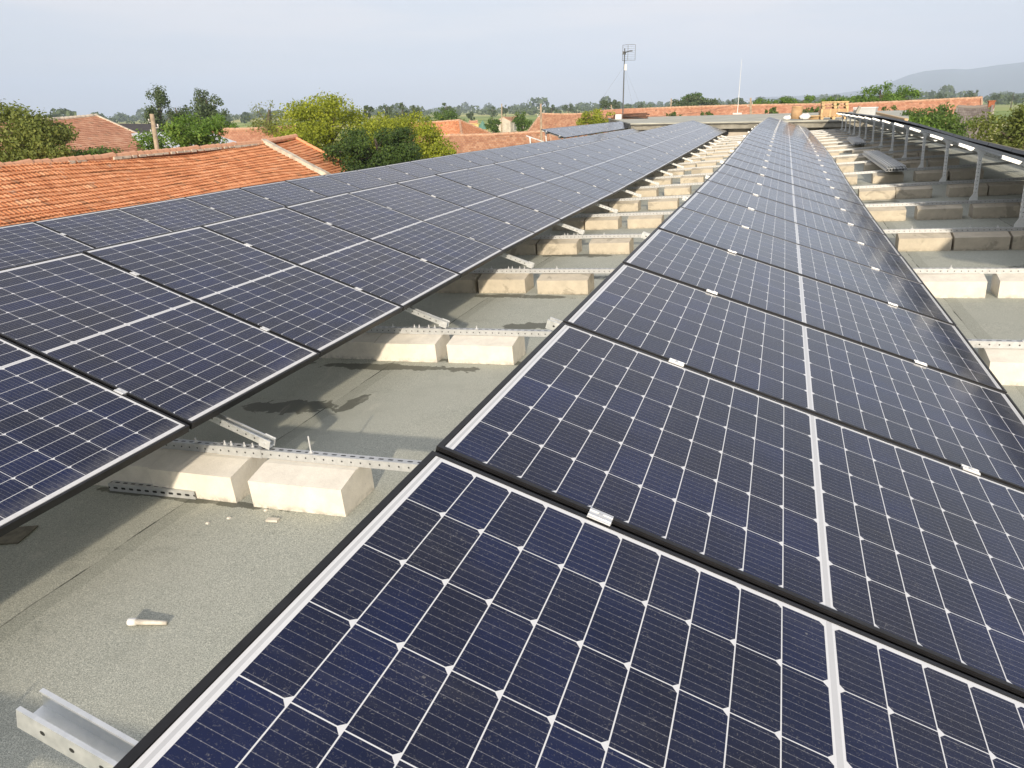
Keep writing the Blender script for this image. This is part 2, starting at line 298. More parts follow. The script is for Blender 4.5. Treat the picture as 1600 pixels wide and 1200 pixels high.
# ------------------------------------------------------------------ mesh helpers
class MB:
    def __init__(s): s.v = []; s.f = []; s.mi = []; s.uv = []
    def poly(s, pts, mi=0, uv=None):
        i = len(s.v); s.v += [tuple(p) for p in pts]; s.f.append(tuple(range(i, i + len(pts)))); s.mi.append(mi); s.uv.append(uv or [(0.5, 0.5)] * len(pts))
    def box(s, c, d, rot=None, mi=0, bev=0.):
        x, y, z = d[0] / 2, d[1] / 2, d[2] / 2; T = Matrix.Translation(c) @ (rot.to_4x4() if rot else Matrix.Identity(4))
        P = [T @ Vector(p) for p in ((-x, -y, -z), (x, -y, -z), (x, y, -z), (-x, y, -z), (-x, -y, z), (x, -y, z), (x, y, z), (-x, y, z))]
        for q in ((0, 3, 2, 1), (4, 5, 6, 7), (0, 1, 5, 4), (1, 2, 6, 5), (2, 3, 7, 6), (3, 0, 4, 7)): s.poly([P[i] for i in q], mi)
    def prism(s, prof, a0, a1, fr, mi=0, vtag=None, caps=True):
        # prof: closed 2D polygon (p,q); fr(p,q,a) -> point; vtag per edge gives the UV band
        n = len(prof); L_ = a1 - a0
        for i in range(n):
            p, q = prof[i], prof[(i + 1) % n]; t = vtag[i] if vtag else None
            uv = None
            if t is not None: uv = [(a0, t), (a0, t + 1), (a1, t + 1), (a1, t)]
            s.poly([fr(*p, a0), fr(*q, a0), fr(*q, a1), fr(*p, a1)], mi, uv)
        if caps:
            s.poly([fr(*p, a0) for p in reversed(prof)], mi); s.poly([fr(*p, a1) for p in prof], mi)
    def tube(s, pts, rad, n=8, mi=0, cap=True):
        rs = rad if hasattr(rad, '__len__') else [rad] * len(pts); pts = [Vector(p) for p in pts]; rings = []
        for i, p in enumerate(pts):
            d = (pts[min(i + 1, len(pts) - 1)] - pts[max(i - 1, 0)]).normalized()
            a = d.orthogonal().normalized(); b = d.cross(a); k = len(s.v)
            s.v += [tuple(p + (a * math.cos(t) + b * math.sin(t)) * rs[i]) for t in [2 * math.pi * j / n for j in range(n)]]; rings.append(k)
        for r0, r1 in zip(rings, rings[1:]):
            for j in range(n): s.f.append((r0 + j, r0 + (j + 1) % n, r1 + (j + 1) % n, r1 + j)); s.mi.append(mi); s.uv.append([(.5, .5)] * 4)
        if cap:
            s.f.append(tuple(rings[0] + j for j in reversed(range(n)))); s.mi.append(mi); s.uv.append([(.5, .5)] * n)
            s.f.append(tuple(rings[-1] + j for j in range(n))); s.mi.append(mi); s.uv.append([(.5, .5)] * n)
    def mesh(s, name, mats, smooth=False):
        me = bpy.data.meshes.new(name); me.from_pydata(s.v, [], s.f)
        for m in mats: me.materials.append(m)
        me.polygons.foreach_set('material_index', s.mi)
        ul = me.uv_layers.new(name='UVMap'); flat = [c for f in s.uv for uv in f for c in uv]; ul.data.foreach_set('uv', flat)
        if smooth: me.polygons.foreach_set('use_smooth', [True] * len(me.polygons))
        me.update(); return me
    def build(s, name, mats, parent=None, smooth=False, mat4=None, bevel=0.):
        if not isinstance(mats, (list, tuple)): mats = [mats]
        return link(name, s.mesh(name, mats, smooth), parent, mat4, bevel)
def link(name, data, parent=None, mat4=None, bevel=0.):
    o = bpy.data.objects.new(name, data); col.objects.link(o)
    if parent is not None: o.parent = parent
    if mat4 is not None: o.matrix_basis = mat4
    if bevel:
        b = o.modifiers.new('bevel', 'BEVEL'); b.width = bevel; b.segments = 2; b.limit_method = 'ANGLE'
    return o
def tag(o, label, cat, group=None):
    o['label'] = label; o['category'] = cat
    if group: o['group'] = group
    return o
def thing(name, label, cat, mat4=None, group=None):
    o = bpy.data.objects.new(name, None); col.objects.link(o); o.empty_display_size = .1
    if mat4 is not None: o.matrix_basis = mat4
    return tag(o, label, cat, group)
def struct(o, kind='structure'): o['kind'] = kind; return o
ORD1 = 'first second third fourth fifth sixth seventh eighth ninth tenth eleventh twelfth thirteenth fourteenth fifteenth sixteenth seventeenth eighteenth nineteenth'.split()
def ordw(n):
    if n <= 19: return ORD1[n - 1]
    t = {2: 'twent', 3: 'thirt', 4: 'fort'}[n // 10]
    return t + 'ieth' if n % 10 == 0 else t + 'y-' + ORD1[n % 10 - 1]

# ================================================================== the setting
mb = MB(); N = 72
rings = [0, 40, 120, 400, 1200, 3500, 8300]
for r0, r1 in zip(rings, rings[1:]):
    for i in range(N):
        a, b_ = 2 * math.pi * i / N, 2 * math.pi * (i + 1) / N
        pts = [(r0 * math.cos(a), r0 * math.sin(a), 0), (r1 * math.cos(a), r1 * math.sin(a), 0), (r1 * math.cos(b_), r1 * math.sin(b_), 0), (r0 * math.cos(b_), r0 * math.sin(b_), 0)]
        mb.poly(pts[:3] if r0 == 0 else pts)
struct(mb.build('ground', M['ground']))
# blue mountain range at the right, beyond the plain
mprof = [(1180, 152), (1240, 150), (1300, 147), (1345, 141), (1385, 131), (1420, 117), (1445, 111), (1470, 108.5), (1490, 107.5), (1510, 108.5), (1530, 106), (1560, 101.5), (1600, 97), (1680, 88), (1800, 92), (1950, 98), (2150, 120), (2400, 140)]
mb = MB(); rows = []
DM = 6400
for k, fr in enumerate((1.0, .72, .4, .12, -.02)):
    row = []
    for px, py in mprof:
        top = at(px, py, DM); g = at(px, 150, DM); dirv = Vector((g.x - CAM.x, g.y - CAM.y, 0)).normalized()
        wob = noise.noise(Vector((px * .02, k * 3.1, 0))) * 160 * (1 if 0 < k else 0)
        z = top.z * fr + (noise.noise(Vector((px * .03, k * 1.7, 5))) * 25 if 0 < k < 4 else 0)
        p = Vector((top.x, top.y, 0)) - dirv * ((1 - fr) * 1500 + wob); row.append((p.x, p.y, max(z, -1) if k < 4 else -1))
    rows.append(row)
back = []
for px, py in mprof:
    t = at(px, py, DM); d = Vector((t.x, t.y, 0)).normalized(); back.append((t.x + d.x * 900, t.y + d.y * 900, -1))
rows.insert(0, back)
for r0, r1 in zip(rows, rows[1:]):
    for i in range(len(mprof) - 1): mb.poly([r0[i], r1[i], r1[i + 1], r0[i + 1]])
struct(mb.build('mountains', M['mount'], smooth=True))

# ================================================================== the flat roofed building we stand on
bld = thing('flat_roof_building', 'long low building whose grey-green felt roof carries all the solar rows', 'building', MR)
X0, X1, Y0, Y1 = -11.6, 4.9, -6.0, 41.2
mb = MB(); ys = np.linspace(Y0, Y1, 60); xs_ = [X0, -5.6, -4.6, -3.6, -2.3, -1.6, -.9, 2, X1]
for a, b_ in zip(ys, ys[1:]):
    for p, r in zip(xs_, xs_[1:]):
        mb.poly([(p, a, hump(a, p)), (r, a, hump(a, r)), (r, b_, hump(b_, r)), (p, b_, hump(b_, p))])
mb.build('roof_deck', M['felt'], bld)
mb = MB()
for p, r, a, b_ in ((X0 + .3, X0 + .6, Y0 + .3, Y1), (X1 - .6, X1 - .3, Y0 + .3, Y1), (X0 + .6, X1 - .6, Y0 + .3, Y0 + .6)):
    mb.box(((p + r) / 2, (a + b_) / 2, -2.85), (r - p, b_ - a, 4.2 + .9))
mb.build('wall', M['plaster'], bld)
mb = MB(); mb.box(((X0 + X1) / 2, (Y0 + Y1) / 2, -.46), (X1 - X0 - .1, Y1 - Y0 - .1, .24)); mb.build('roof_slab', M['concrete'], bld)
mb = MB()
for a, b_ in zip(ys, ys[1:]): mb.box((4.42, (a + b_) / 2, (hump(a, 4) + hump(b_, 4)) / 2 + .11), (.22, b_ - a, .24))
mb.build('added_shade_upstand', M['old_felt'], bld)  # added upstand: blocks low sun and hides lit deck beyond the right row

# level roof block closing the far end
SZ = 5.2
ann = thing('raised_roof_building', 'higher concrete-edged flat roof block across the far end of the solar rows', 'building')
cl = at(985, 192.5, 41.6); cr = at(1420, 186, 41.6); bl = at_z(950, 184.3, SZ); br = at_z(1420, 172, SZ)
cl.z = cr.z = bl.z = br.z = SZ
def slab(mb, q, z0, z1, mi=0):
    b0 = [Vector((p.x, p.y, z0)) for p in q]; t0 = [Vector((p.x, p.y, z1)) for p in q]; n = len(q)
    mb.poly(t0, mi); mb.poly(list(reversed(b0)), mi)
    for i in range(n): mb.poly([b0[i], b0[(i + 1) % n], t0[(i + 1) % n], t0[i]], mi)
quad = [cl, cr, br, bl]; cen = sum(quad, Vector()) / 4
mb = MB(); slab(mb, quad, SZ - .06, SZ); mb.build('roof_membrane', M['slab_top'], ann)
mb = MB(); slab(mb, [p + (p - cen).normalized() * -.06 for p in quad], SZ - .34, SZ - .062); mb.build('fascia', M['fascia'], ann)
mb = MB()
for i in range(60):                      # ragged bitumen drip along the eave
    p, q_ = cl.lerp(cr, i / 60), cl.lerp(cr, (i + 1) / 60); h = .05 + .07 * abs(noise.noise(Vector((i * .37, 1, 0))))
    mb.box(((p.x + q_.x) / 2, (p.y + q_.y) / 2 - .004, SZ - .062 - h / 2), ((q_ - p).length, .02, h))
mb.build('eave_edge', M['eave_stain'], ann)
mb = MB(); slab(mb, [p + (p - cen).normalized() * -.75 for p in quad], 0, SZ - .342); mb.build('wall', M['plaster'], ann)
for i in range(7):                       # dark vents in the low end wall
    mb = MB(); p = cl.lerp(cr, .12 + .12 * i); mb.box((p.x, p.y + .42, SZ - .52), (.5, .08, .22)); mb.build('vent', M['dark'], ann)


# ================================================================== solar rows
# name: x of the low edge, y of a seam, z of the low edge, tilt, drift per panel, first k, last k, words
ROWS = {
    'centre': dict(x=.952, y=1.3157, z=.3606, th=.3422, dr=0., k0=-1, vis=-1, k1=35, words='of the centre row'),
    'left': dict(x=-2.481, y=2.3545, z=.4392, th=.3603, dr=.0057, k0=-3, vis=-1, k1=34, words='of the long left row'),
    'second': dict(x=-5.482, y=5.4287, z=.4392, th=.3603, dr=.0057, k0=-2, vis=-1, k1=31, words='of the half-hidden second row'),
    'raised': dict(x=-8.2, y=29.5, z=1.05, th=.37, dr=0., k0=0, vis=0, k1=8, words='of the short raised row'),
    'right': dict(x=3.97, y=5.4, z=.28, th=.388, dr=0., k0=0, vis=3, k1=32, words='of the right-hand row'),
}
mb = MB()
for (x0, x1, y0, y1) in ((-L, 0, 0, .011), (-L, 0, W - .011, W), (-L, -L + .0135, .011, W - .011), (-.010, 0, .011, W - .011)):
    mb.box(((x0 + x1) / 2, (y0 + y1) / 2, -.0175), (x1 - x0, y1 - y0, .035))
for y in (-.002, W + .002):              # ribbed outer flanks of the frame
    for z in (-.006, -.013, -.020): mb.box((-L / 2, y, z), (L - .01, .004, .003))
ME_FRAME = mb.mesh('frame', [M['frame']])
mb = MB(); mb.box((-L / 2, W / 2, -.0048), (L - .03, W - .02, .006))
mb.mi = [1] + [0] + [1] * 4; ME_GLASS = mb.mesh('cell_glass', [M['cells'], M['backsheet']])
mb = MB(); mb.box((0, 0, .0018), (.052, .036, .0032)); mb.box((0, 0, -.012), (.052, .014, .024)); mb.box((0, .009, .0042), (.052, .004, .0018)); mb.box((0, -.009, .0042), (.052, .004, .0018))
mb.tube([(0, 0, .003), (0, 0, .0055)], .0055, 6, 0); ME_CLAMP = mb.mesh('clamp', [M['alu'], M['steel_dark']])
def solar_panel(row, k):
    r = ROWS[row]; step = PITCH if row != 'raised' else L + .02
    y = r['y'] + k * step; x = r['x'] - r['dr'] * k; hx = x - .82; dz = (hump(y + step, hx) - hump(y, hx)) / step
    jx, jz = random.uniform(-.002, .002), random.uniform(-.001, .001)
    m = on_roof(x + jx, y + .010, r['z'] + jz, math.atan(dz) + random.uniform(-.0012, .0012), r['th'] + random.uniform(-.0012, .0012), 0, hx)
    if row == 'raised': m = m @ Matrix.Translation((-W, 0, 0)) @ Matrix.Rotation(-math.pi / 2, 4, 'Z')
    n = k - r['vis'] + 1
    lab = 'solar panel, %s in view from the near end %s' % (ordw(n), r['words']) if n > 0 else 'solar panel just outside the picture before the first ones %s' % r['words']
    o = thing('solar_panel', lab, 'solar panel', m, 'solar panels in tilted rows on the roof')
    link('frame', ME_FRAME, o); link('cell_glass', ME_GLASS, o)
    kk = max(min(k, 4), -2); e = max(k - 4, 0)
    if row == 'raised':
        for f in (.22, .78): link('clamp', ME_CLAMP, o, Matrix.Translation((.01, f * W, 0)) @ Matrix.Rotation(math.pi / 2, 4, 'Z'))
        return o
    for u in (.776 - .0142 * kk - .0006 * e, .2246 - .0100 * kk * .8):
        c = link('clamp', ME_CLAMP, o, Matrix.Translation((-u * L, -.010, 0)))
    return o
for row, r in ROWS.items():
    for k in range(r['k0'], r['k1'] + 1): solar_panel(row, k)

# ---- channels: profile in (p across, q up); web with holes faces -p
def c_profile(w, h, t, lip):
    # web at p=0 (outer face), flanges to p=w, opening towards +p
    prof = [(0, 0), (0, h), (w, h), (w, h - lip), (w - t, h - lip), (w - t, h - t), (t, h - t), (t, t), (w - t, t), (w - t, lip), (w, lip), (w, 0)]
    tags = [1, 2, 0, 0, 0, 0, 0, 0, 0, 0, 0, 2]
    return prof, tags
RS = 2.116; RY = 2.6116
def Ym(m): return RY + RS * m
# base rail: along x, web towards the camera
prof, tags = c_profile(.041, .041, .0025, .008)
mb = MB(); mb.prism(prof, -7.3, 4.25, lambda p, q, a: (a, p, .169 + q), 0, tags)
ME_RAIL = mb.mesh('base_rail', [M['galv']])
mb = MB(); pr, tg = c_profile(.047, .047, .0025, .006); mb.prism(pr, -2.60, -2.33, lambda p, q, a: (a, p - .003, .167 + q), 0, tg); ME_SPL = mb.mesh('splice', [M['galv']])
def bolt_mesh(h):
    mb = MB(); mb.tube([(0, 0, 0), (0, 0, h)], .004, 8); mb.tube([(0, 0, .001), (0, 0, .009)], .0085, 6); mb.box((0, 0, .001), (.026, .024, .002)); return mb.mesh('bolt', [M['alu']])
ME_B1, ME_B2 = bolt_mesh(.024), bolt_mesh(.085)
for m in range(-1, 18):
    hl, hr = hump(Ym(m), -2.6), hump(Ym(m), 1.5); ry_ = -math.atan2(hr - hl, 4.1)
    o = link('base_rail', ME_RAIL, None, on_roof(0, Ym(m) - .02, hl + (hr - hl) * 2.6 / 4.1 - hump(Ym(m)), 0, ry_, random.uniform(-.0015, .0015)))
    tag(o, 'perforated galvanised rail across the blocks, %s in view counted from the camera' % ordw(m + 1) if m >= 0 else 'perforated galvanised rail at the feet of the photographer, below the picture', 'mounting rail', 'perforated rails across the roof')
    link('splice', ME_SPL, o)
    if m <= 3:
        for bx, me in ((-2.744, ME_B1), (-2.56, ME_B1), (-2.52, ME_B1), (-2.44, ME_B1), (-2.39, ME_B1), (-2.053, ME_B2 if m == 0 else ME_B1), (1.35, ME_B1), (1.9, ME_B2 if m == 2 else ME_B1), (2.15, ME_B1)):
            link('bolt', me, o, Matrix.Translation((bx, .020, .211)))
# ---- tilted supports: inclined beam with its post and foot bracket
def support(row, m, dz=0.):
    r = ROWS[row]; th = r['th']; y = Ym(m); L = 1.755 if row != 'raised' else 1.06; k = (y - r['y']) / PITCH
    xl = r['x'] - r['dr'] * k; ext = {'left': .265, 'second': .21}.get(row, .05); t = math.tan(th)
    wl = {'centre': 'under the centre row', 'left': 'under the long left row', 'second': 'under the half-hidden second row', 'raised': 'under the short raised row', 'right': 'under the right row seen from behind'}[row]
    o = thing('panel_support', 'galvanised channel frame %s, %s from the near end' % (wl, ordw(m + {'centre': 2, 'left': 1, 'right': -1, 'raised': -11}[row])), 'panel support', on_roof(xl, y + .012, r['z'] - dz, 0, 0, 0, xl - .8), 'tilted frames carrying the solar rows')
    d = Vector((-math.cos(th), 0, math.sin(th))); u = Vector((math.sin(th), 0, math.cos(th))); e = Vector((0, 1, 0))
    pr, tg = c_profile(.036, .041, .002, .0065)
    # beam: opening upwards; its flanks carry round holes
    tg = [2, 1, 0, 0, 0, 0, 0, 0, 0, 0, 0, 1]
    def fr(p, q, a): return d * a + u * (-.100 - .036 + p) + e * (q - .0205)
    mb = MB(); mb.prism(pr, -ext, L + (.215 if m < 0 or row == 'right' else .10), fr, 0, tg); mb.build('inclined_beam', M['galv_beam'], o)
    if row in ('left', 'second'):
        mb = MB(); fx = ext + .0; c = d * (-ext + .03) + u * -.12
        for s in (-1, 1): mb.box(c + e * s * .0225, (.06, .003, .048), Matrix.Rotation(th, 3, 'Y'))
        mb.tube([c - e * .03, c + e * .03], .006, 6); mb.build('foot_bracket', M['galv_plain'], o)
    # post under the high end
    xp = -L * math.cos(th) + .012; zt = -xp * t - .100 / math.cos(th) - .03; zb = .205 - r['z'] + dz
    pr, tg = c_profile(.041, .041, .0025, .009)
    mb = MB(); mb.prism(pr, zb, zt, lambda p, q, a: (xp - .0205 + q, p + .012 - .03, a), 0, tg)
    mb.build('post', M['galv_post'], o)
    def plate(nm, q):                        # flared head and stepped foot plates
        mb = MB(); mb.poly(q); b2 = mb.build(nm, M['galv_post'], o); so_ = b2.modifiers.new('thick', 'SOLIDIFY'); so_.thickness = .004
    plate('head_plate', [(xp - .05, -.021, zt + .035), (xp - .021, -.021, zt - .06), (xp + .021, -.021, zt - .06), (xp + .05, -.021, zt + .0)])
    plate('foot_plate', [(xp - .065, -.0215, zb - .03), (xp + .03, -.0215, zb - .03), (xp + .03, -.0215, zb + .04), (xp + .021, -.0215, zb + .1), (xp - .021, -.0215, zb + .1), (xp - .065, -.0215, zb + .03)])
    return o
for m in range(-1, 17):
    if m >= 0: support('left', m)
    support('centre', m)
    if m >= 2: support('right', m)
for m in (13, 14, 15, 16, 17): support('raised', m)
support('raised', 12, .12)
# ---- purlins under every row
for row, r in ROWS.items():
    for u, wd_ in ((.776 - .02, 'upper'), (.2246, 'lower')):
        th = r['th']; st_ = PITCH if row != 'raised' else 1.775; LL = L if row != 'raised' else W; ya = r['y'] + r['k0'] * st_ - .15; yb = r['y'] + (r['k1'] + 1) * st_ + .15
        pr, tg = c_profile(.041, .06, .0025, .01); mb = MB(); pts = np.arange(ya, yb, 2.0).tolist() + [yb]
        for a, b_ in zip(pts, pts[1:]):
            hx_ = r['x'] - .8
            xa, xb = r['x'] - r['dr'] * (a - r['y']) / PITCH, r['x'] - r['dr'] * (b_ - r['y']) / PITCH
            def fr(p, q, y_):
                xx = xa if y_ == a else xb
                return (xx - u * LL * math.cos(th) + p * math.cos(th) + (-.098 + q) * math.sin(th), y_, r['z'] + hump(y_, hx_) + u * LL * math.sin(th) - p * math.sin(th) + (-.098 + q) * math.cos(th))
            mb.prism(pr, a, b_, fr, 0, tg)
        o = mb.build('purlin', M['galv'], None, mat4=MR)
        tag(o, '%s long steel purlin under the panels %s' % (wd_, r['words']), 'purlin', 'purlins under the solar rows')

# ---- concrete ballast blocks
def block_mesh(w):
    pr = [(-.178, 0), (-.182, .138), (-.045, .168), (.06, .168), (.088, .142), (.09, 0)]
    mb = MB(); mb.prism(pr, -w / 2, w / 2, lambda p, q, a: (a, p, q))
    # break up the long faces so the edges can be slightly uneven
    return mb.mesh('concrete_block', [M['block_white']])
ME_BL = [block_mesh(w) for w in (.5, .505, .515)]
ME_BB = []
for me in ME_BL:
    c = me.copy(); c.materials[0] = M['block_beige']; ME_BB.append(c)
BR = {1: [1.40, 2.35], 2: [1.335, 1.93, 2.46], 3: [1.463, 1.985, 2.52, 3.05], 4: [1.30, 1.95, 2.58, 3.1], 5: [1.42, 1.935, 2.67, 3.19], 6: [1.05, 1.81, 2.50, 3.05], 7: [1.15, 1.86, 2.48, 3.06]}
BLX = {-1: [-2.1, -2.66, -3.2], 0: [-2.037, -2.645, -3.155, -3.67], 1: [-1.977, -2.571, -3.09, -3.62], 2: [-1.954, -2.584, -3.12], 3: [-1.952, -2.617, -3.15], 4: [-1.885, -2.526, -3.06], 5: [-1.93, -2.612, -3.14]}
def blk(x, m, side, n):
    white = (side == 'left' and m <= 1) or (side == 'right' and m <= 2)
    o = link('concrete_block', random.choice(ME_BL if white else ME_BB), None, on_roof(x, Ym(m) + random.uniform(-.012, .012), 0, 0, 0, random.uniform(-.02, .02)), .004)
    gap = 'left gap' if side == 'left' else 'right gap'
    tag(o, '%s block under the %s rail in view, %s out in the %s' % ('cream' if white else 'beige', ordw(m + 1), ordw(n), gap) if m >= 0 else 'cream block at the feet of the photographer, %s from the centre row' % ordw(n), 'concrete block', 'ballast blocks under the rails')
for m in range(-1, 18):
    l = BLX.get(m) or [-1.93 + random.uniform(-.06, .06) - .03 * random.random(), -2.57 + random.uniform(-.06, .06), -3.12]
    for n, x in enumerate(l): blk(x, m, 'left', n + 1)
    if m >= 1:
        r = BR.get(m) or [1.3 + random.uniform(-.2, .2), 1.93 + random.uniform(-.08, .08), 2.62 + random.uniform(-.05, .05), 3.16]
        for n, x in enumerate(r): blk(x, m, 'right', n + 1)

# ---- loose things on the roof
pr, tg = c_profile(.041, .041, .0025, .009)
mb = MB(); mb.prism(pr, -.27, .27, lambda p, q, a: (a, p, q), 0, [2] + tg[1:]); o = mb.build('channel_offcut', M['galv'], None, mat4=on_roof(-2.90, 2.41, .001, 0, 0, .03))
tag(o, 'short slotted steel channel offcut lying on the felt before the pale blocks', 'steel offcut')
dr = thing('plastic_tube', 'small clear plastic tube with a wider cap lying on the felt', 'plastic tube', on_roof(-2.10, 1.585, .014, 0, 0, .25))
mb = MB(); mb.tube([(-.045, 0, 0), (.075, 0, -.006)], [.011, .0075], 10); mb.build('tube', M['clear'], dr, True)
mb = MB(); mb.tube([(-.072, 0, 0), (-.066, 0, 0), (-.042, 0, 0)], [.013, .014, .0135], 12); mb.build('cap', M['white'], dr, True)
o = MB(); o.box((0, 0, .006), (.058, .024, .010)); tag(o.build('wood_chip', M['clear'], None, mat4=on_roof(-2.105, 2.325, 0, 0, 0, .1), bevel=.002), 'tiny pale wood chip on the felt in front of a cream block', 'wood chip')
for i, (x, y) in enumerate(((-2.33, 2.30), (-2.20, 2.40), (-2.40, 2.24), (-2.02, 5.05))):
    mb = MB(); q = [Vector((random.uniform(-1, 1), random.uniform(-1, 1), random.uniform(0, 1))) for _ in range(5)]
    s_ = .008 if i < 3 else .02
    mb.poly([(-s_, -s_, 0), (s_, -s_ * .8, 0), (s_ * .9, s_, 0), (-s_ * .8, s_ * .8, 0)]); mb.poly([(-s_ * .6, -s_ * .5, s_), (s_ * .5, -s_ * .6, s_ * .9), (s_ * .5, s_ * .6, s_), (-s_ * .4, s_ * .5, s_ * .8)])
    a = list(mb.v)
    for j in range(4): mb.poly([a[j], a[(j + 1) % 4], a[4 + (j + 1) % 4], a[4 + j]])
    tag(mb.build('concrete_crumb', M['block_white'], None, mat4=on_roof(x, y, 0)), ['pale crumb on felt left of the wood chip', 'pale crumb at the foot of the nearest cream block', 'pale crumb on felt farthest left of the wood chip', 'larger pale crumb on the felt behind the second rail in view'][i], 'crumb')
o = MB(); o.box((0, 0, .004), (.22, .15, .005)); tag(o.build('felt_patch', M['old_felt'], None, mat4=on_roof(-3.30, 1.93, 0, 0, 0, .35), bevel=.002), 'brownish square felt patch on the roof in the shade of the left row', 'felt patch')
def stack(name, lab, x0, x1, y0, y1, z, rz):
    o = thing(name, lab, 'channel stack', on_roof((x0 + x1) / 2, (y0 + y1) / 2, z, 0, 0, rz)); n = int((x1 - x0) / .05)
    pr, tg = c_profile(.041, .041, .0025, .009)
    for lay in range(2):
        for i in range(n - lay):
            xx = -(x1 - x0) / 2 + .05 * i + .02 * lay; j = random.uniform(-.05, .05); mb = MB()
            mb.prism(pr, -(y1 - y0) / 2 + j, (y1 - y0) / 2 + j, lambda p, q, a: (xx + q, a, .043 * lay + p), 0, [0] + tg[1:]); mb.build('steel_channel', M['galv_plain'], o)
stack('channel_stack', 'longer nearer pile of steel channels resting across the rails before the right row', 1.72, 2.10, 14.8, 19.3, .212, .0)
stack('channel_stack', 'shorter farther pile of steel channels on the rails before the right row', 1.85, 2.25, 23.2, 26.6, .212, -.02)

# ================================================================== things on the raised far roof
ant = at(973, 183, 60); ant.z = SZ
t = thing('grid_antenna', 'grid dish antenna on a tall thin dark pole at the far roof end', 'antenna', Matrix.Translation(ant))
H = at(973, 71, 60).z - SZ
mb = MB(); mb.tube([(0, 0, 0), (0, 0, H - .2)], [.05, .035], 8); mb.box((0, 0, .02), (.4, .4, .04)); mb.build('pole', M['steel_dark'], t)
g = MB(); hw, hh = .48, 1.05
def gp(a, b_): return (.12 + .95 * (a * .5 + .5) , -.25 + .4 * (a * a), H - 1.05 + b_ * hh * .5 + hh * .5 - .0)
for i in range(9): g.tube([gp(-1 + j * .25, -1 + i * .25) for j in range(9)], .006 if i not in (0, 8) else .016, 4)
for j in (0, 8, 4): g.tube([gp(-1 + j * .25, -1 + i * .25) for i in range(9)], .016, 4)
g.build('grid_reflector', M['steel_dark'], t, mat4=Matrix.Translation((-.30, 0, .02)))
mb = MB(); mb.tube([(.0, -.25, H - .5), (.55, -.75, H - .45)], .03, 6); mb.box((.62, -.8, H - .45), (.22, .10, .08)); mb.box((0, -.15, H - .52), (.2, .25, .2)); mb.build('feed_horn', M['steel_dark'], t)
mb = MB(); mb.box((.12, -.06, H - 1.5), (.16, .09, .42)); mb.build('radio_box', M['white'], t)
for dx, dy in ((-2.0, -3.0), (2.2, -2.6), (.4, 3)):
    mb = MB(); mb.tube([(0, 0, H * .72), (dx, dy, 0)], .0035, 4); mb.build('guy_wire', M['steel_dark'], t)
wm = at(1152, 179, 66); wm.z = SZ
t = thing('whip_mast', 'thin white whip mast on the far roof beside the tiled ridge', 'mast', Matrix.Translation(wm)); H = at(1153, 92, 66).z - SZ
mb = MB(); mb.tube([(0, 0, .1), (0, 0, H * .45), (0, 0, H)], [.032, .018, .008], 8); mb.build('mast', M['white'], t)
mb = MB(); mb.box((0, 0, .06), (.7, .5, .12)); mb.build('base_slab', M['plaster_white'], t, bevel=.02)
def pallet(mb, w=1.2, d=.8, z=0):
    for x in (-w / 2 + .07, 0, w / 2 - .07):
        mb.box((x, 0, z + .011), (.1, d, .022))
        for y in (-d / 2 + .07, 0, d / 2 - .07): mb.box((x, y, z + .022 + .039), (.14, .14, .078))
    for i in range(3): mb.box((0, -d / 2 + .07 + i * (d - .14) / 2, z + .111), (w, .1, .022))
    for i in range(7): mb.box((-w / 2 + .07 + i * (w - .14) / 6, 0, z + .133), (.12, d, .022))
pp = at(1301, 184.5, 42.9); pp.z = SZ; rz = Matrix.Rotation(.08, 4, 'Z')
mb = MB(); pallet(mb, 1.25); t = mb.build('wooden_pallet', M['pallet'], None, mat4=Matrix.Translation(pp) @ rz); tag(t, 'bottom pale pallet of the stack on the far roof, under a wooden crate', 'pallet')
cr_ = thing('wooden_crate', 'low brown wooden crate lying between two pallets on the far roof', 'crate', Matrix.Translation(pp + Vector((0, 0, .145))) @ rz)
mb = MB(); mb.box((0, 0, .18), (1.3, .8, .36)); mb.build('body', M['card'], cr_, bevel=.01)
mb = MB()
for x in (-.6, -.2, .2, .6): mb.box((x, -.41, .18), (.09, .022, .37))
mb.build('batten', M['pallet'], cr_)
mb = MB(); pallet(mb, 1.25); t = mb.build('wooden_pallet', M['pallet'], None, mat4=Matrix.Translation(pp + Vector((.02, 0, .51))) @ rz); tag(t, 'upper wooden pallet lying on the crate on the far roof', 'pallet')
mb = MB(); pallet(mb, 1.25); mb.box((0, 0, .17), (1.28, .84, .05)); t = mb.build('wooden_pallet', M['pallet'], None, mat4=Matrix.Translation(pp + Vector((0, 0, .66))) @ Matrix.Rotation(.03, 4, 'Z')); tag(t, 'topmost pale pallet with a closed top, crowning the stack on the far roof', 'pallet')
mb = MB()
for i in range(4): mb.box((random.uniform(-.1, .1), -.1 * i, .03 + .05 * i), (.75, .1, .045), Matrix.Rotation(.15 * i, 3, 'Z'))
tag(mb.build('scrap_timber', M['pallet'], None, mat4=Matrix.Translation(pp + Vector((-.95, -.1, 0)))), 'small heap of scrap timber left of the pallet stack', 'scrap timber')
rl = at(1243, 187, 42.3); rl.z = SZ
t = thing('cardboard_drum', 'brown cardboard drum standing at the far end of the centre row', 'drum', Matrix.Translation(rl) @ Matrix.Rotation(.06, 4, 'Y'))
mb = MB(); mb.tube([(0, 0, .05), (0, 0, .62)], .27, 20); mb.build('body', M['card'], t, True)
mb = MB(); mb.tube([(0, 0, .62), (0, 0, .66)], .285, 20); mb.build('lid', M['pallet'], t, True)
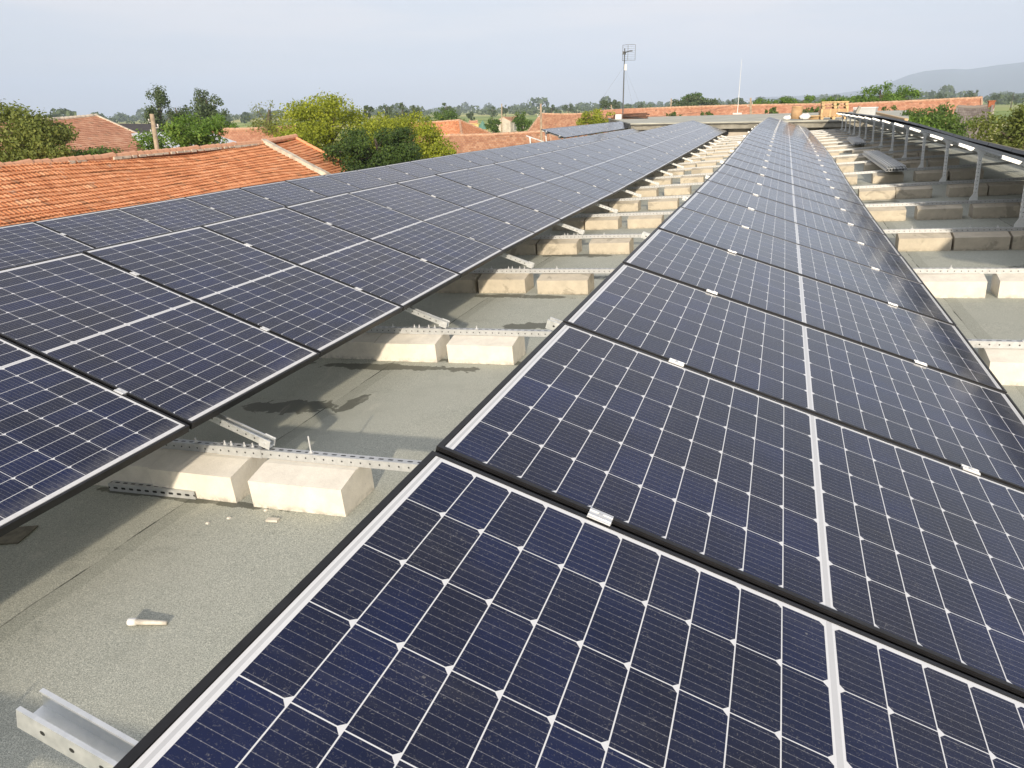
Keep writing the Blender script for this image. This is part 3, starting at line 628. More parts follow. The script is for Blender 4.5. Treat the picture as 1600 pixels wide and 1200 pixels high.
def bag(p, s, lab):
    mb = MB(); n = 10; rings_ = []
    for i in range(7):
        ph = math.pi * i / 6; rr = math.sin(ph)
        rings_.append([(s * rr * math.cos(a) * (1 + .25 * noise.noise(Vector((math.cos(a) * 2, ph * 2, p.x)))), s * .8 * rr * math.sin(a), s * 1.05 * (1 - math.cos(ph)) * .5 * (1 + .55 * noise.noise(Vector((math.cos(a) * 1.7, math.sin(a) * 1.7 + ph, p.y))))) for a in [2 * math.pi * j / n for j in range(n)]])
    for r0, r1 in zip(rings_, rings_[1:]):
        for j in range(n): mb.poly([r0[j], r0[(j + 1) % n], r1[(j + 1) % n], r1[j]])
    tag(mb.build('white_bag', M['white'], None, True, Matrix.Translation(p)), lab, 'bag')
bag(rl + Vector((.42, -.3, 0)), .27, 'crumpled white bag at the right foot of the cardboard drum')
bag(rl + Vector((-.42, -.2, 0)), .2, 'small white bag at the left foot of the cardboard drum')
# grey site boxes and a plank behind the right row
gb = at(1351, 181, 44); gb.z = SZ
t = thing('site_box', 'grey lidded metal box standing on the far roof behind the right row', 'site box', Matrix.Translation(gb) @ Matrix.Rotation(-.25, 4, 'Z'))
mb = MB(); mb.box((0, 0, .24), (1.05, .6, .48)); mb.build('body', M['galv_plain'], t, bevel=.02); mb = MB(); mb.box((0, 0, .51), (1.1, .66, .06)); mb.build('lid', M['sheet'], t, bevel=.015)
gb2 = at(1338, 181, 43.0); gb2.z = SZ
mb = MB(); mb.box((0, 0, .3), (.12, .5, .6), Matrix.Rotation(.35, 3, 'Y')); tag(mb.build('leaning_board', M['concrete'], None, mat4=Matrix.Translation(gb2)), 'grey board leaning on the lidded metal box', 'board')
mb = MB(); pa, pb = at(1370, 177, 41), at(1416, 188, 27)
mb.tube([(0, 0, 0), pb - pa], .07, 4); o = mb.build('timber_plank', M['pallet'], None, mat4=Matrix.Translation(pa)); tag(o, 'long timber plank lying along the back of the right row', 'plank')
# pile of old roofing material by the antenna
hp = at(986, 186, 55); hp.z = SZ
t = thing('scrap_pile', 'dark brown heap of old sheets and tubes at the antenna foot', 'scrap pile', Matrix.Translation(hp)); mb = MB()
for i in range(9): mb.tube([(-1.2 + random.uniform(-.3, .3), random.uniform(-.5, .5), .06 + .06 * (i % 5)), (1.1 + random.uniform(-.3, .3), random.uniform(-.5, .5), .06 + .07 * (i % 5))], .05, 6)
mb.build('tubes', M['rust'], t); mb = MB(); mb.box((.3, .2, .1), (1.6, 1.0, .05), Matrix.Rotation(.12, 3, 'Y')); mb.build('sheet', M['dark_roof'], t)
wb = at(967, 184.5, 55); wb.z = SZ
mb = MB(); mb.box((0, 0, .16), (.42, .4, .32)); tag(mb.build('white_box', M['white'], None, mat4=Matrix.Translation(wb), bevel=.02), 'small white box left of the brown scrap heap near the antenna', 'box')

# ================================================================== neighbouring houses
def slope(mb, A, B, C, D, course=.33, us=1., cols=1, step=.028, sag=0., wav=0., mi=0, rough=0.):
    # A-B along the ridge (or top), D-C along the eave below; stepped courses of tiles, UV in metres
    A, B, C, D = map(Vector, (A, B, C, D)); nrm = (B - A).cross(D - A).normalized()
    if nrm.z < 0: nrm = -nrm
    ln = ((D - A).length + (C - B).length) / 2; n = max(1, round(ln / course)); lw = max((B - A).length, (C - D).length); sd_ = random.random() * 50
    prev = None
    def P(s, t, lift):
        p = A.lerp(B, s).lerp(D.lerp(C, s), t)
        sg = -sag * math.sin(math.pi * min(max(s, 0), 1)) * (1 - .6 * t) + rough * noise.noise(Vector((s * lw * .12 + sd_, t * 1.7, 0)))
        w_ = wav * noise.noise(Vector((s * lw * .5, t * n * .9 + sd_, 3)))
        ud = s * lw * us / .215 * 2 * math.pi * 1.0
        ripple = (.010 * math.sin(ud) if cols > 400 else 0)
        return p + nrm * (lift + w_ * .6 + ripple) + Vector((0, 0, sg))
    for i in range(n):
        t0, t1 = i / n, (i + 1.0) / n
        top = [P(j / cols, t0, 0.) for j in range(cols + 1)]
        jit = [wav * .9 * noise.noise(Vector((j / cols * lw * .7, i * 2.3 + sd_, 9))) + (.010 * (random.random() - .5) if cols > 100 else 0) for j in range(cols + 1)]
        bot = [P(j / cols, t1 + jit[j] / ln, step) for j in range(cols + 1)]
        nxt = [P(j / cols, min(t1 + jit[j] / ln, 1), -.01) for j in range(cols + 1)]
        for j in range(cols):
            u0, u1 = j / cols * lw * us, (j + 1) / cols * lw * us; v0, v1 = i * .33 + .003, i * .33 + .327
            mb.poly([top[j], bot[j], bot[j + 1], top[j + 1]], mi, [(u0, v0), (u0, v1), (u1, v1), (u1, v0)])
            mb.poly([bot[j], nxt[j], nxt[j + 1], bot[j + 1]], mi, [(u0, v1), (u0, v1), (u1, v1), (u1, v1)])
def ridge_caps(mb, A, B, r=.13, sag=0., mi=0, wob=.02, rough=0.):
    A, B = Vector(A), Vector(B); n = max(2, int((B - A).length / .36)); sd_ = random.random() * 9
    for i in range(n):
        s0, s1 = i / n, (i + 1) / n
        f = lambda s, e: A.lerp(B, s) + Vector((0, 0, -sag * math.sin(math.pi * s) + wob * noise.noise(Vector((i * .7 + sd_, 0, 0))) + e))
        mb.tube([f(s0, .0), f(s1 + .15 / n, .015)], [r * .9, r * 1.05], 8, mi)
def walls(mb, corners, z1, th=.3, mi=0):
    n = len(corners)
    for i in range(n):
        a, b_ = Vector(corners[i]), Vector(corners[(i + 1) % n]); d = (b_ - a); l = d.length
        mb.box(((a.x + b_.x) / 2, (a.y + b_.y) / 2, z1 / 2), (l + th * .98, th, z1), Matrix.Rotation(math.atan2(d.y, d.x), 3, 'Z'))
def gable(A, B, half, drop, over=.0, hipa=0., hipb=0.):
    # ridge A-B -> eaves on both sides; hips pull the ridge ends in
    A, B = Vector(A), Vector(B); d = (B - A); d.z = 0; d.normalize(); n = Vector((d.y, -d.x, 0))
    if (CAM - A).dot(n) < 0: n = -n          # n: side facing the camera
    f = lambda P, sgn, e, h: P + n * half * sgn + d * e - Vector((0, 0, drop))
    return A, B, d, n, f(A, 1, -hipa, 0), f(B, 1, hipb, 0), f(A, -1, -hipa, 0), f(B, -1, hipb, 0)
def house(name, label, A, B, half, drop, mat, hipa=0., hipb=0., wall='plaster', cols=24, sag=.12, wav=.03, caps='cap_tile', windows=0, rough=.08):
    o = thing(name, label, 'house', Matrix.Translation(((A[0] + B[0]) / 2, (A[1] + B[1]) / 2, 0))); inv = o.matrix_basis.inverted()
    A, B = inv @ Vector(A), inv @ Vector(B); A, B, d, n, a1, b1, a2, b2 = gable2(A, B, half, drop, hipa, hipb, inv @ CAM)
    rf = MB(); slope(rf, A, B, b1, a1, cols=cols, sag=sag, wav=wav, rough=rough); slope(rf, B, A, a2, b2, cols=max(4, cols // 4), sag=sag, wav=wav)
    if hipa: slope(rf, A, A + d * .01, a1, a2, cols=6)
    if hipb: slope(rf, B, B + d * .01, b2, b1, cols=6)
    rfo = rf.build('roof', M[mat], o)
    rc = MB(); ridge_caps(rc, A, B, .13, sag)
    for P, Q1, Q2, h in ((A, a1, a2, hipa), (B, b1, b2, hipb)):
        if h: ridge_caps(rc, P, Q1); ridge_caps(rc, P, Q2)
        else:
            for Q in (Q1, Q2): rc.tube([P + Vector((0, 0, .02)), Q + Vector((0, 0, .02))], .09, 4)
    rc.build('ridge_tiles', M[caps], rfo)
    ins = .88; cw = [(n * half * ins * s1 + (A if e == 0 else B) + d * (-hipa * ins if e == 0 else hipb * ins)) for s1, e in ((1, 0), (1, 1), (-1, 1), (-1, 0))]
    zt = A.z - drop + .12; wl = MB(); walls(wl, cw, zt)
    for e, P, h, i0, i1 in ((0, A, hipa, 0, 3), (1, B, hipb, 1, 2)):
        if not h:
            q0, q1 = cw[i0].copy(), cw[i1].copy(); q0.z = q1.z = zt - .01; ap = P.copy(); ap.z -= drop * (1 - ins) * .7; th_ = d * .15 * (1 if e else -1)
            tri = [q0, q1, ap]; wl.poly([p + th_ * .9 for p in tri]); wl.poly([p - th_ * .9 for p in reversed(tri)])
            for k_ in range(3): wl.poly([tri[k_] + th_ * .9, tri[(k_ + 1) % 3] + th_ * .9, tri[(k_ + 1) % 3] - th_ * .9, tri[k_] - th_ * .9])
    wl.build('wall', M[wall], o)
    for i in range(windows):
        s_ = (i + .7) / (windows + .4); p = cw[0].lerp(cw[1], s_) + n * .17; wn = MB(); rot = Matrix.Rotation(math.atan2(d.y, d.x), 3, 'Z')
        wn.box((p.x, p.y, zt - 1.3), (.95, .05, 1.2), rot); wo = wn.build('window', M['dark'], o)
        fr_ = MB()
        for ox, oz, sx, sz in ((-.5, 0, .08, 1.3), (.5, 0, .08, 1.3), (0, .63, 1.08, .08), (0, -.63, 1.08, .08), (0, 0, .05, 1.2)): fr_.box(Vector((p.x, p.y, zt - 1.3 + oz)) + d * ox + n * .03, (sx, .06, sz), rot)
        fr_.build('frame', M['white'], wo)
    return o
def gable2(A, B, half, drop, hipa, hipb, camp):
    A, B = Vector(A), Vector(B); d = (B - A); d.z = 0; d.normalize(); n = Vector((d.y, -d.x, 0))
    if (camp - A).dot(n) < 0: n = -n
    z = Vector((0, 0, drop))
    return A, B, d, n, A + n * half - d * hipa - z, B + n * half + d * hipb - z, A - n * half - d * hipa - z, B - n * half + d * hipb - z

# -- the long sagging orange roof beside us
zr = 4.72
A = at_z(-40, 259, zr); B1 = at_z(408, 223, zr); B2 = at_z(474, 219, zr)
A.x = B1.x = B2.x = -25.1; A.y -= 14
A.y, B1.y, B2.y = 3.0, 32.6, 35.2
o = thing('tiled_house', 'long sagging orange tiled house beside the solar roof, pale coping across its roof', 'house', Matrix.Translation((-25.1, 19, 0)))
inv = o.matrix_basis.inverted(); half, drop = 5.4, 2.5
La, Lb, Lc = inv @ A, inv @ B1, inv @ B2
ea = Vector((half, 0, -drop))
rf = MB(); slope(rf, La, Lb, Lb + ea, La + ea, course=.25, us=1.3, cols=980, step=.046, sag=.14, wav=.075, rough=.22)
slope(rf, Lb + Vector((0, .3, .02)), Lc + Vector((0, .25, .16)), Lc + ea + Vector((0, .25, .12)), Lb + ea + Vector((0, .3, 0)), course=.25, us=1.3, cols=110, step=.046, sag=.05, wav=.07, rough=.16)
slope(rf, Lc, La, La + Vector((-half, 0, -drop)), Lc + Vector((-half, 0, -drop)), cols=60, sag=.10)
rfo = rf.build('roof', M['tile'], o)
rc = MB(); ridge_caps(rc, La, Lb, .15, .10, 0, .05); ridge_caps(rc, Lb + Vector((0, .3, .04)), Lc + Vector((0, .3, .18)), .14); rc.build('ridge_tiles', M['tile_pink'], rfo)
for i in range(70):
    s_ = i / 70
    if noise.noise(Vector((i * .23, 4, 0))) > -.12:
        p = La.lerp(Lb, s_) + Vector((.13, 0, -.10 * math.sin(math.pi * s_) - .03)); mo = MB(); mo.box(p, (.16, random.uniform(.2, .46), random.uniform(.05, .11)), Matrix.Rotation(random.uniform(-.1, .1), 3, 'Z')); mo.build('mortar_patch', M['mortar'], rfo, bevel=.02)
cp = MB()
for i in range(9):
    a, b_ = Lb + ea * (i / 9), Lb + ea * ((i + 1) / 9); c = (a + b_) / 2; cp.box(c + Vector((0, .12, .10 + random.uniform(-.01, .01))), ((b_ - a).length * 1.01, .34 + random.uniform(-.02, .02), .20), Matrix.Rotation(math.atan2(drop, half), 3, 'Y'))
cp.build('coping', M['mortar'], rfo, bevel=.02)
vg = MB(); ridge_caps(vg, Lc + Vector((0, .25, .16)), Lc + ea + Vector((0, .25, .12)), .08); vg.build('verge_tiles', M['tile'], rfo)
wl = MB(); walls(wl, [La + Vector((half - .5, .3, 0)), Lc + Vector((half - .5, -.2, 0)), Lc + Vector((-half + .5, -.2, 0)), La + Vector((-half + .5, .3, 0))], zr - drop + .1); wl.build('wall', M['plaster'], o)
gb_ = MB(); q = [Lc + Vector((half - .5, 0, -drop + .2)), Lc + Vector((-half + .5, 0, -drop + .2)), Lc + Vector((0, 0, -.12))]
gb_.poly(q); gb_.poly([p + Vector((0, -.25, 0)) for p in reversed(q)]); gb_.build('gable_wall', M['plaster'], o)

# -- houses farther out
def PZ(px, py, D): return at(px, py, D)
house('tiled_house', 'pinkish tiled house with pale verge and brown boarded wall beyond the left trees', (-49., 30., 6.2), (-49., 44.7, 6.27), 6.6, 2.45, 'tile_pink', wall='boards', cols=60, sag=.25, caps='mortar')
o = thing('dark_roofed_shed', 'low shed with a dark flat pitched roof behind the pinkish tiled house', 'shed'); q = [PZ(180, 193, 84), PZ(246, 193.5, 86), PZ(246, 210, 74), PZ(206, 210, 72)]
mb = MB(); slab2 = [Vector(p) for p in q]; mb.poly(slab2); mb.poly([p - Vector((0, 0, .15)) for p in reversed(slab2)])
for i in range(4): mb.poly([slab2[i] - Vector((0, 0, .15)), slab2[(i + 1) % 4] - Vector((0, 0, .15)), slab2[(i + 1) % 4], slab2[i]])
mb.build('roof', M['dark_roof'], o); mb = MB(); walls(mb, [p + (sum(slab2, Vector()) / 4 - p) * .1 for p in slab2], min(p.z for p in slab2) - .16); mb.build('wall', M['boards'], o)
o = thing('metal_roofed_shed', 'low shed with a bare pale metal sheet roof behind the bright green locust tree', 'shed'); q = [PZ(205, 208.5, 60), PZ(318, 203.5, 60), PZ(382, 226, 47), PZ(230, 233, 47)]
mb = MB(); slab2 = [Vector(p) for p in q]; mb.poly(slab2); mb.poly([p - Vector((0, 0, .12)) for p in reversed(slab2)])
for i in range(4): mb.poly([slab2[i] - Vector((0, 0, .12)), slab2[(i + 1) % 4] - Vector((0, 0, .12)), slab2[(i + 1) % 4], slab2[i]])
mb.build('roof', M['sheet'], o); mb = MB(); walls(mb, [p + (sum(slab2, Vector()) / 4 - p) * .12 for p in slab2], min(p.z for p in slab2) - .13); mb.build('wall', M['boards'], o)
house('tiled_house', 'tiled roof seen between the metal sheet roof and the yellow-green tree', PZ(318, 202, 66), PZ(462, 197, 66), 6.0, 2.6, 'tile_pink', cols=60)
house('tiled_house', 'small red tiled house with clean white verge right of the yellow-green trees', PZ(610, 192, 92), PZ(718, 188, 88), 5.2, 2.0, 'tile', hipb=2.6, wall='plaster', cols=40)
house('tiled_house', 'wide brown tiled roof lying low behind the solar rows, before the utility pole', PZ(660, 212, 62), PZ(858, 205, 62), 7.5, 3.2, 'tile_brown', cols=90)
house('tiled_house', 'weathered tiled house with slanting hip end, behind the short raised solar row', PZ(846, 178, 96), PZ(935, 176.5, 96), 6.0, 2.9, 'tile_brown', hipa=2.2, cols=50)
house('white_house', 'tiny white-walled house with red roof out in the far fields', PZ(786, 183, 160), PZ(807, 182, 166), 1.8, .9, 'tile_brown', wall='plaster', cols=10, windows=2)
house('yellow_house', 'tiny pale yellow house out in the far fields', PZ(733, 189, 150), PZ(746, 188.5, 150), 2.6, .5, 'tile_pink', wall='plaster_yellow', cols=8)
# green tent-roofed hut
p = PZ(754, 188, 140); o = thing('garden_hut', 'small grey-green tent-roofed hut in the far gardens', 'hut', Matrix.Translation((p.x, p.y, 0))); mb = MB(); zt = p.z
for i in range(8):
    a, b_ = 2 * math.pi * i / 8, 2 * math.pi * (i + 1) / 8; mb.poly([(1.1 * math.cos(a), 1.1 * math.sin(a), zt - 1.5), (1.1 * math.cos(b_), 1.1 * math.sin(b_), zt - 1.5), (0, 0, zt)])
mb.build('roof', M['green_paint'], o); mb = MB(); mb.tube([(0, 0, 0), (0, 0, zt - 1.45)], .95, 8); mb.build('wall', M['plaster_yellow'], o)
# long undulating ridge behind the far roof
house('long_tiled_house', 'long low tiled roof with wavy ridge running behind the far flat roof', PZ(930, 174, 92), PZ(1300, 163, 92), 5.5, 2.2, 'tile_pink', cols=140, sag=-.15, rough=.35)
house('long_tiled_house', 'long straight red tiled roof at right, behind the round green tree', PZ(1312, 163.5, 84), PZ(1534, 153, 84), 5.0, 2.3, 'tile_pink', cols=110, sag=.02, wav=.015, rough=.03)
go = house('grey_roofed_house', 'house with weathered grey slate roof and pale wall at the right edge', PZ(1496, 167, 60), PZ(1551, 164, 60), 3.6, 2.0, 'tile_grey', wall='plaster', cols=30, windows=1, caps='tile_grey')
inv = go.matrix_basis.inverted(); p = inv @ PZ(1548, 165, 60); mb = MB(); mb.box((p.x, p.y, p.z - .2), (.34, .34, .9)); mb.box((p.x, p.y, p.z + .28), (.42, .42, .07)); mb.build('chimney', M['brick'], go)

# ================================================================== trees
def crown_mesh(name, W_, Hc, leaf, n, mat, lumps=26, seed=0, airy=.5, flat=1., shape='round'):
    g = np.random.default_rng(seed); cs = []; rs = []
    for i in range(lumps):
        while True:
            p = g.uniform(-1, 1, 3)
            if shape == 'tall': lim = 1.0
            if np.dot(p, p) < 1: break
        if shape == 'bush': p[2] = abs(p[2]) * 1.1 - .25
        rr = g.uniform(.20, .40) * (1.1 - .35 * np.linalg.norm(p))
        p = p * (1 - rr * .8); 
        if shape == 'tall': p[:2] *= (1.0 - .35 * max(p[2], 0)) 
        cs.append(p); rs.append(rr)
    cs = np.array(cs); rs = np.array(rs)
    # weigh by area, leaves mostly near each lump's surface
    pr_ = rs ** 2 / np.sum(rs ** 2); idx = g.choice(lumps, n, p=pr_)
    d = g.normal(size=(n, 3)); d /= np.linalg.norm(d, axis=1)[:, None]
    rad = g.uniform(0, 1, n) ** (.33 if airy < .5 else .42) * (1 + .22 * g.normal(size=n) * airy)
    P = (cs[idx] + d * (rs[idx] * rad)[:, None]) * np.array([W_, W_ * flat, Hc])
    nn = d * .9 + g.normal(size=(n, 3)) * .55 + np.array([0, 0, .35]); nn /= np.linalg.norm(nn, axis=1)[:, None]
    t = np.cross(nn, g.normal(size=(n, 3))); t /= np.linalg.norm(t, axis=1)[:, None]; b_ = np.cross(nn, t)
    s = leaf * g.uniform(.6, 1.35, n)[:, None]
    V = np.stack([P - t * s * .5, P + b_ * s * .30 - t * s * .05, P + t * s * .5, P - b_ * s * .30 + t * s * .05], 1).reshape(-1, 3)
    me = bpy.data.meshes.new(name); me.vertices.add(4 * n); me.vertices.foreach_set('co', V.ravel().astype('f'))
    me.loops.add(4 * n); me.loops.foreach_set('vertex_index', np.arange(4 * n, dtype='i')); me.polygons.add(n)
    me.polygons.foreach_set('loop_start', np.arange(0, 4 * n, 4, dtype='i')); me.polygons.foreach_set('loop_total', np.full(n, 4, 'i'))
    me.materials.append(mat); me.update(calc_edges=True); return me, cs * np.array([W_, W_ * flat, Hc])
def tree(name, label, cx, top, hw, D, crown_h_px, mat, leaf=.2, n=5000, group=None, seed=None, cat='tree', airy=.5, lumps=26, shape='round', trunk=True):
    seed = seed if seed is not None else int(cx * 7 + top); g = random.Random(seed)
    T = at(cx, top, D); base = Vector((T.x, T.y, 0)); k = D / FPX
    W_ = hw * k * 1.2; Hc = crown_h_px * k / 2 * 1.05; zc = T.z - Hc * .96
    if zc - Hc < .2 and shape != 'bush': Hc = (T.z - .2) / 2; zc = T.z - Hc * .97
    o = thing(name, label, cat, Matrix.Translation(base), group)
    leaf *= .72; n = int(n * 1.75)
    me, cs = crown_mesh('crown', W_, Hc, leaf, n, M[mat], lumps, seed, airy, 1., shape); link('crown', me, o, Matrix.Translation((0, 0, zc)))
    tb = MB(); r0 = max(.05, .035 * zc + .05)
    tb.tube([(0, 0, -.2), (g.uniform(-.1, .1), g.uniform(-.1, .1), zc * .5), (g.uniform(-.2, .2), g.uniform(-.2, .2), max(zc, .3)), (0, 0, zc + Hc * .55)], [r0 * 1.3, r0, r0 * .75, r0 * .25], 7)
    for c in cs[:: max(1, len(cs) // 12)]:
        st = Vector((0, 0, max(.2, zc - Hc * .45) + g.uniform(0, Hc * .5))); en = Vector(c) + Vector((0, 0, zc)); tb.tube([st, st.lerp(en, .5) + Vector((0, 0, .12)), en], [r0 * .30, r0 * .16, r0 * .05], 5)
    tb.build('trunk', M['bark'], o, True)
    return o
TR = 'trees around the neighbouring houses'
tree('leafy_tree', 'big olive-green tree at the left picture edge behind the orange roof', 20, 157, 68, 42, 110, 'lf_olive', .20, 11000, TR, airy=.7, lumps=40)
tree('leafy_tree', 'slim olive sapling crown sticking out above the big tree at left', 72, 190, 34, 40, 75, 'lf_olive', .18, 2600, TR, airy=.9)
tree('bush', 'low green bush row below the pinkish tiled roof', 160, 218, 56, 41, 55, 'lf_mid', .18, 4200, TR, cat='bush', shape='bush', airy=.8)
tree('locust_tree', 'bright green feathery tree directly behind the short leaning pole', 282, 178, 58, 41, 86, 'lf_bright', .19, 6500, TR, airy=.85, lumps=34)
tree('poplar_tree', 'tall ragged grey-green poplar rising above the leaning pole', 241, 131, 23, 115, 78, 'lf_poplar', .42, 2200, TR, airy=.8, shape='tall', lumps=22)
tree('poplar_tree', 'smaller slim grey-green tree just right of the tall poplar', 271, 153, 14, 115, 56, 'lf_poplar', .42, 900, TR, airy=.8, shape='tall', lumps=14)
tree('poplar_tree', 'dense rounded grey-green tree with flat foot against the sky', 319, 138, 30, 118, 66, 'lf_poplar', .42, 3200, TR, airy=.4, lumps=30)
tree('bush', 'bright green rounded bush below the dense grey-green tree', 334, 171, 36, 78, 60, 'lf_bright', .3, 3400, TR, cat='bush')
tree('twiggy_tree', 'thin twiggy tree with pinkish sparse leaves beside the yellow-green crown', 418, 153, 36, 66, 72, 'lf_olive', .2, 1500, TR, airy=1.0, lumps=30)
tree('leafy_tree', 'largest yellow-green tree in the middle of the tree group', 508, 139, 82, 50, 118, 'lf_yellow', .22, 11500, TR, airy=.6, lumps=44)
tree('leafy_tree', 'yellow-green tree merging right of the largest one', 640, 173, 56, 49, 100, 'lf_yellow', .21, 7500, TR, airy=.6, lumps=34, seed=41)
tree('leafy_tree', 'yellow-green tree crown filling the middle between the two larger ones', 588, 160, 60, 54, 100, 'lf_yellow', .21, 7000, TR, airy=.6, lumps=26)
tree('leafy_tree', 'dark green dense tree in front of the yellow-green crowns', 582, 186, 68, 41, 105, 'lf_dark', .19, 10500, TR, airy=.45, lumps=42)
tree('bush', 'small yellow-green bush above the solar row, right of the tree group', 688, 222, 22, 43, 40, 'lf_yellow', .17, 1500, TR, cat='bush')
tree('bush', 'small green tree against the fields above the red tiled house', 692, 167, 32, 125, 34, 'lf_mid', .4, 1500, TR)
tree('bush', 'round dark tree beside the tiny white house', 815, 171, 15, 118, 34, 'lf_mid', .38, 1000, TR)
tree('bush', 'round dark shrub left of the tiny white house', 771, 181, 13, 118, 30, 'lf_mid', .38, 800, TR)
tree('bush', 'yellow-green rounded tree in front of the weathered hipped house', 935, 168, 28, 82, 36, 'lf_yellow', .28, 2200, TR, seed=5)
tree('leafy_tree', 'left dense clump of far green trees above the wavy tiled ridge', 1074, 146, 22, 185, 28, 'lf_poplar', .6, 1800, TR)
tree('leafy_tree', 'taller top of the far clump of trees above the wavy tiled ridge', 1083, 142, 16, 200, 28, 'lf_mid', .6, 1200, TR)
tree('leafy_tree', 'right half of the far tree clump above the wavy tiled ridge', 1104, 153, 18, 185, 24, 'lf_poplar', .6, 1300, TR)
for i, (cx, tp, hw) in enumerate(((1193, 153, 22), (1222, 150, 24), (1256, 147, 26), (1290, 148, 24), (1322, 148, 22), (1352, 144, 24))):
    tree('hedge_tree', 'bright green tree, %s from the left in the tall hedge behind the far tiled ridge' % ordw(i + 1), cx, tp, hw, 112, 34, 'lf_bright', .38, 1700, 'tall hedge trees behind the far ridge', seed=100 + i)
tree('leafy_tree', 'ragged bright green tree standing above the hedge before the blue mountain', 1378, 126, 30, 100, 52, 'lf_bright', .33, 2600, TR, airy=.95, seed=61)
tree('leafy_tree', 'second ragged green crown above the hedge, nearer the mountain', 1410, 131, 24, 104, 46, 'lf_bright', .33, 1900, TR, airy=.95, seed=62)
tree('leafy_tree', 'round mid green tree in front of the straight red roof', 1463, 153, 48, 50, 82, 'lf_mid', .22, 6500, TR, airy=.55, lumps=36)
tree('leafy_tree', 'low bright bush crown at the left foot of the round green tree', 1432, 178, 30, 46, 50, 'lf_bright', .2, 2600, TR, seed=9)
tree('leafy_tree', 'large olive tree cut by the right picture edge', 1612, 152, 62, 34, 110, 'lf_olive', .18, 9000, TR, airy=.6, lumps=40, seed=12)
for cx, tp, hw, lab in ((1054, 173, 14, 'small shrub before the wavy tiled roof, leftmost above the solar end'), (1102, 172, 12, 'small shrub before the wavy tiled roof, left of the white whip mast'), (1207, 166, 11, 'small shrub before the wavy tiled roof, left of the cardboard drum'), (1258, 165, 14, 'small shrub before the tiled roof, behind the cardboard drum'), (1391, 164, 16, 'small green shrub behind the timber plank'), (1277, 163, 9, 'small shrub hugging the left side of the pallet stack')):
    tree('shrub', lab, cx, tp, hw, 78, 26, 'lf_mid', .24, 700, 'shrubs before the far tiled ridge', cat='shrub', seed=int(cx))
# the far plain: single trees and the wood line
FT = [(50, 177, 7, 260), (70, 176, 9, 300), (575, 162, 8, 230), (603, 158, 14, 240), (628, 157, 11, 240), (648, 164, 8, 260), (697, 159, 7, 330), (735, 172, 6, 300), (769, 165, 6, 420), (790, 163, 7, 420), (862, 160, 9, 380), (888, 159, 9, 400), (947, 152, 9, 260), (960, 153, 8, 300), (1000, 158, 6, 420), (1140, 152, 8, 420), (1160, 152, 7, 420), (1225, 146, 9, 300), (1512, 146, 7, 420), (1524, 138, 8, 420), (1558, 143, 7, 500), (1585, 140, 7, 480), (1470, 144, 8, 420)]
for i, (cx, tp, hw, D) in enumerate(FT):
    tree('field_tree', 'small far tree on the plain, %s from the left along the horizon' % ordw(i + 1), cx, tp, hw, D, hw * 2.6, 'lf_poplar', .9, 420, 'single trees on the far plain', seed=300 + i, lumps=12)
parts = []
g = np.random.default_rng(3); Vs = []
for i in range(620):
    px = g.uniform(-60, 1680); D = g.choice([620, 850, 1150, 1600, 2200], p=[.10, .2, .3, .25, .15]) * g.uniform(.9, 1.1)
    p = at(px, 170, D); h = g.uniform(3.0, 7.5) * (1 + (D > 1000) * .6) * (1 + .8 * (g.uniform() > .9)); wd_ = h * g.uniform(.4, 1.1)
    n = 90; d = g.normal(size=(n, 3)); d /= np.linalg.norm(d, axis=1)[:, None]
    P = np.array([p.x, p.y, h * .5]) + d * np.array([wd_, wd_, h * .5]) * (g.uniform(.5, 1., n) ** .5)[:, None]
    nn = d + g.normal(size=(n, 3)) * .5; t = np.cross(nn, g.normal(size=(n, 3))); t /= np.linalg.norm(t, axis=1)[:, None]; b_ = np.cross(nn, t); b_ /= np.linalg.norm(b_, axis=1)[:, None]
    s = h * .16 * g.uniform(.7, 1.3, n)[:, None]
    Vs.append(np.stack([P - t * s, P + b_ * s * .8, P + t * s, P - b_ * s * .8], 1).reshape(-1, 3))
V = np.concatenate(Vs); n = len(V) // 4; me = bpy.data.meshes.new('distant_woods'); me.vertices.add(4 * n); me.vertices.foreach_set('co', V.ravel().astype('f'))
me.loops.add(4 * n); me.loops.foreach_set('vertex_index', np.arange(4 * n, dtype='i')); me.polygons.add(n); me.polygons.foreach_set('loop_start', np.arange(0, 4 * n, 4, dtype='i')); me.polygons.foreach_set('loop_total', np.full(n, 4, 'i'))
me.materials.append(M['lf_poplar']); me.update(calc_edges=True); o = link('distant_woods', me); struct(o, 'stuff'); tag(o, 'far dark green wood line along the horizon of the plain', 'woods')

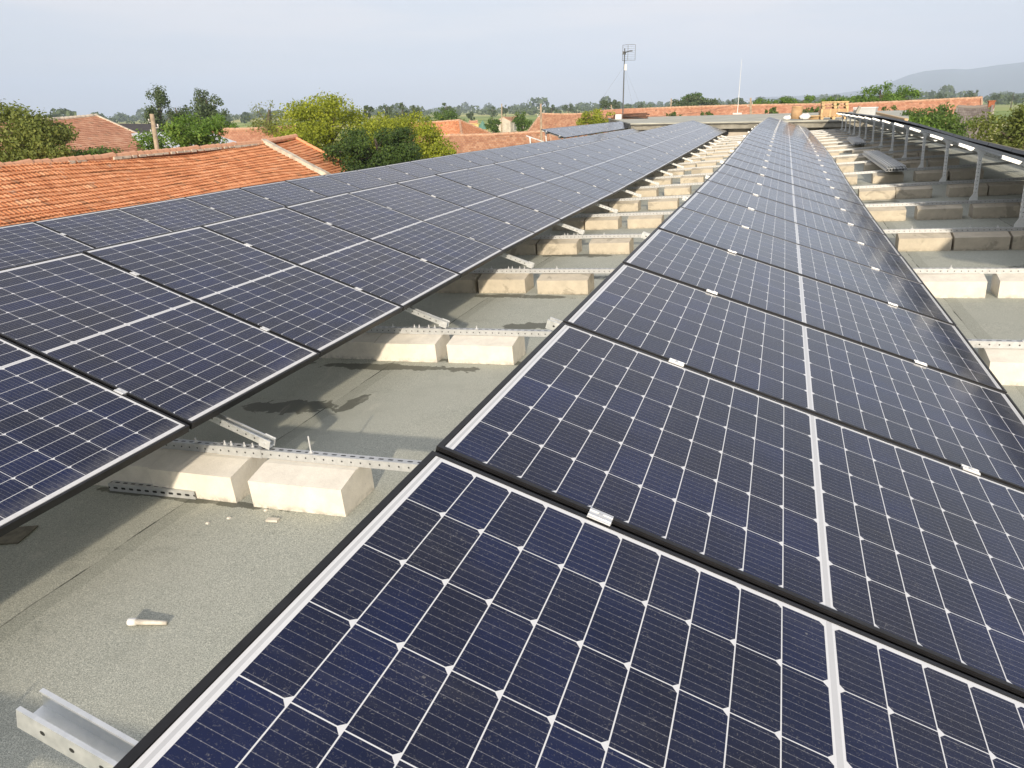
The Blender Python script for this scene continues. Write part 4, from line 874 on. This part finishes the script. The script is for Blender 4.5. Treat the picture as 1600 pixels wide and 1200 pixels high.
# ================================================================== poles and wires
def pole(lab, bx, by, tx, ty, D, r=.11, cross=False, mat='wood'):
    a, b_ = at(bx, by, D), at(tx, ty, D); d = (b_ - a); base = a - d * (a.z / d.z)
    o = thing('utility_pole', lab, 'utility pole', Matrix.Translation(base)); mb = MB(); mb.tube([(0, 0, 0), b_ - base], [r * 1.15, r * .8], 8); mb.build('pole', M[mat], o, True)
    mb = MB(); tp = b_ - base
    for i, s in enumerate((-1, 1, -1)): mb.tube([tp + Vector((0, 0, -.35 - .22 * i)), tp + Vector((s * .22, 0, -.35 - .22 * i)), tp + Vector((s * .22, 0, -.2 - .22 * i))], [.012, .012, .035], 6)
    mb.build('insulator', M['white'], o)
    return b_
p1 = pole('short leaning timber pole with white insulators behind the orange roof', 247, 243, 237, 178, 37)
p2 = pole('slim timber pole rising before the weathered hipped house', 846, 222, 845, 162, 52, .085)
p3 = pole('thin far pole left of the whip mast, over the wavy ridge', 956, 178, 955, 164, 110, .12)
p4 = pole('thin pole right of the whip mast in front of the wavy ridge', 1173, 180, 1173, 153, 80, .11)
p5 = pole('thin far pole beside the left end of the far tree clump', 1048, 170, 1049, 154, 130, .12)
p6 = pole('far pale pole standing in the fields left of the tiny white house', 784, 184, 784, 162, 160, .13)
def wire(lab, a, b_, sag):
    mb = MB(); mb.tube([a.lerp(b_, i / 16) - Vector((0, 0, sag * 4 * (i / 16) * (1 - i / 16))) - a for i in range(17)], .011, 4); tag(mb.build('power_cable', M['steel_dark'], None, mat4=Matrix.Translation(a)), lab, 'cable')
wire('thin cable running right from the pole near the whip mast', p4 + Vector((.2, 0, -.2)), at(1480, 150, 95), .9)
wire('thin cable between the hip house pole and the mast-side pole', p2 + Vector((.2, 0, -.2)), p4 + Vector((-.2, 0, -.2)), 1.0)

# ================================================================== summer haze over the plain
hz = NB('haze_air'); hz.t.nodes.remove(hz.b); pv = hz.n('VolumePrincipled'); pv.inputs['Color'].default_value = (.64, .78, 1.0, 1); pv.inputs['Density'].default_value = 2.4e-4; pv.inputs['Anisotropy'].default_value = -0.16
hz.t.links.new(pv.outputs[0], hz.o.inputs['Volume'])
mb = MB(); mb.box((0, 0, 219), (17000, 17000, 440)); o = mb.build('haze', hz.m); struct(o, 'stuff')
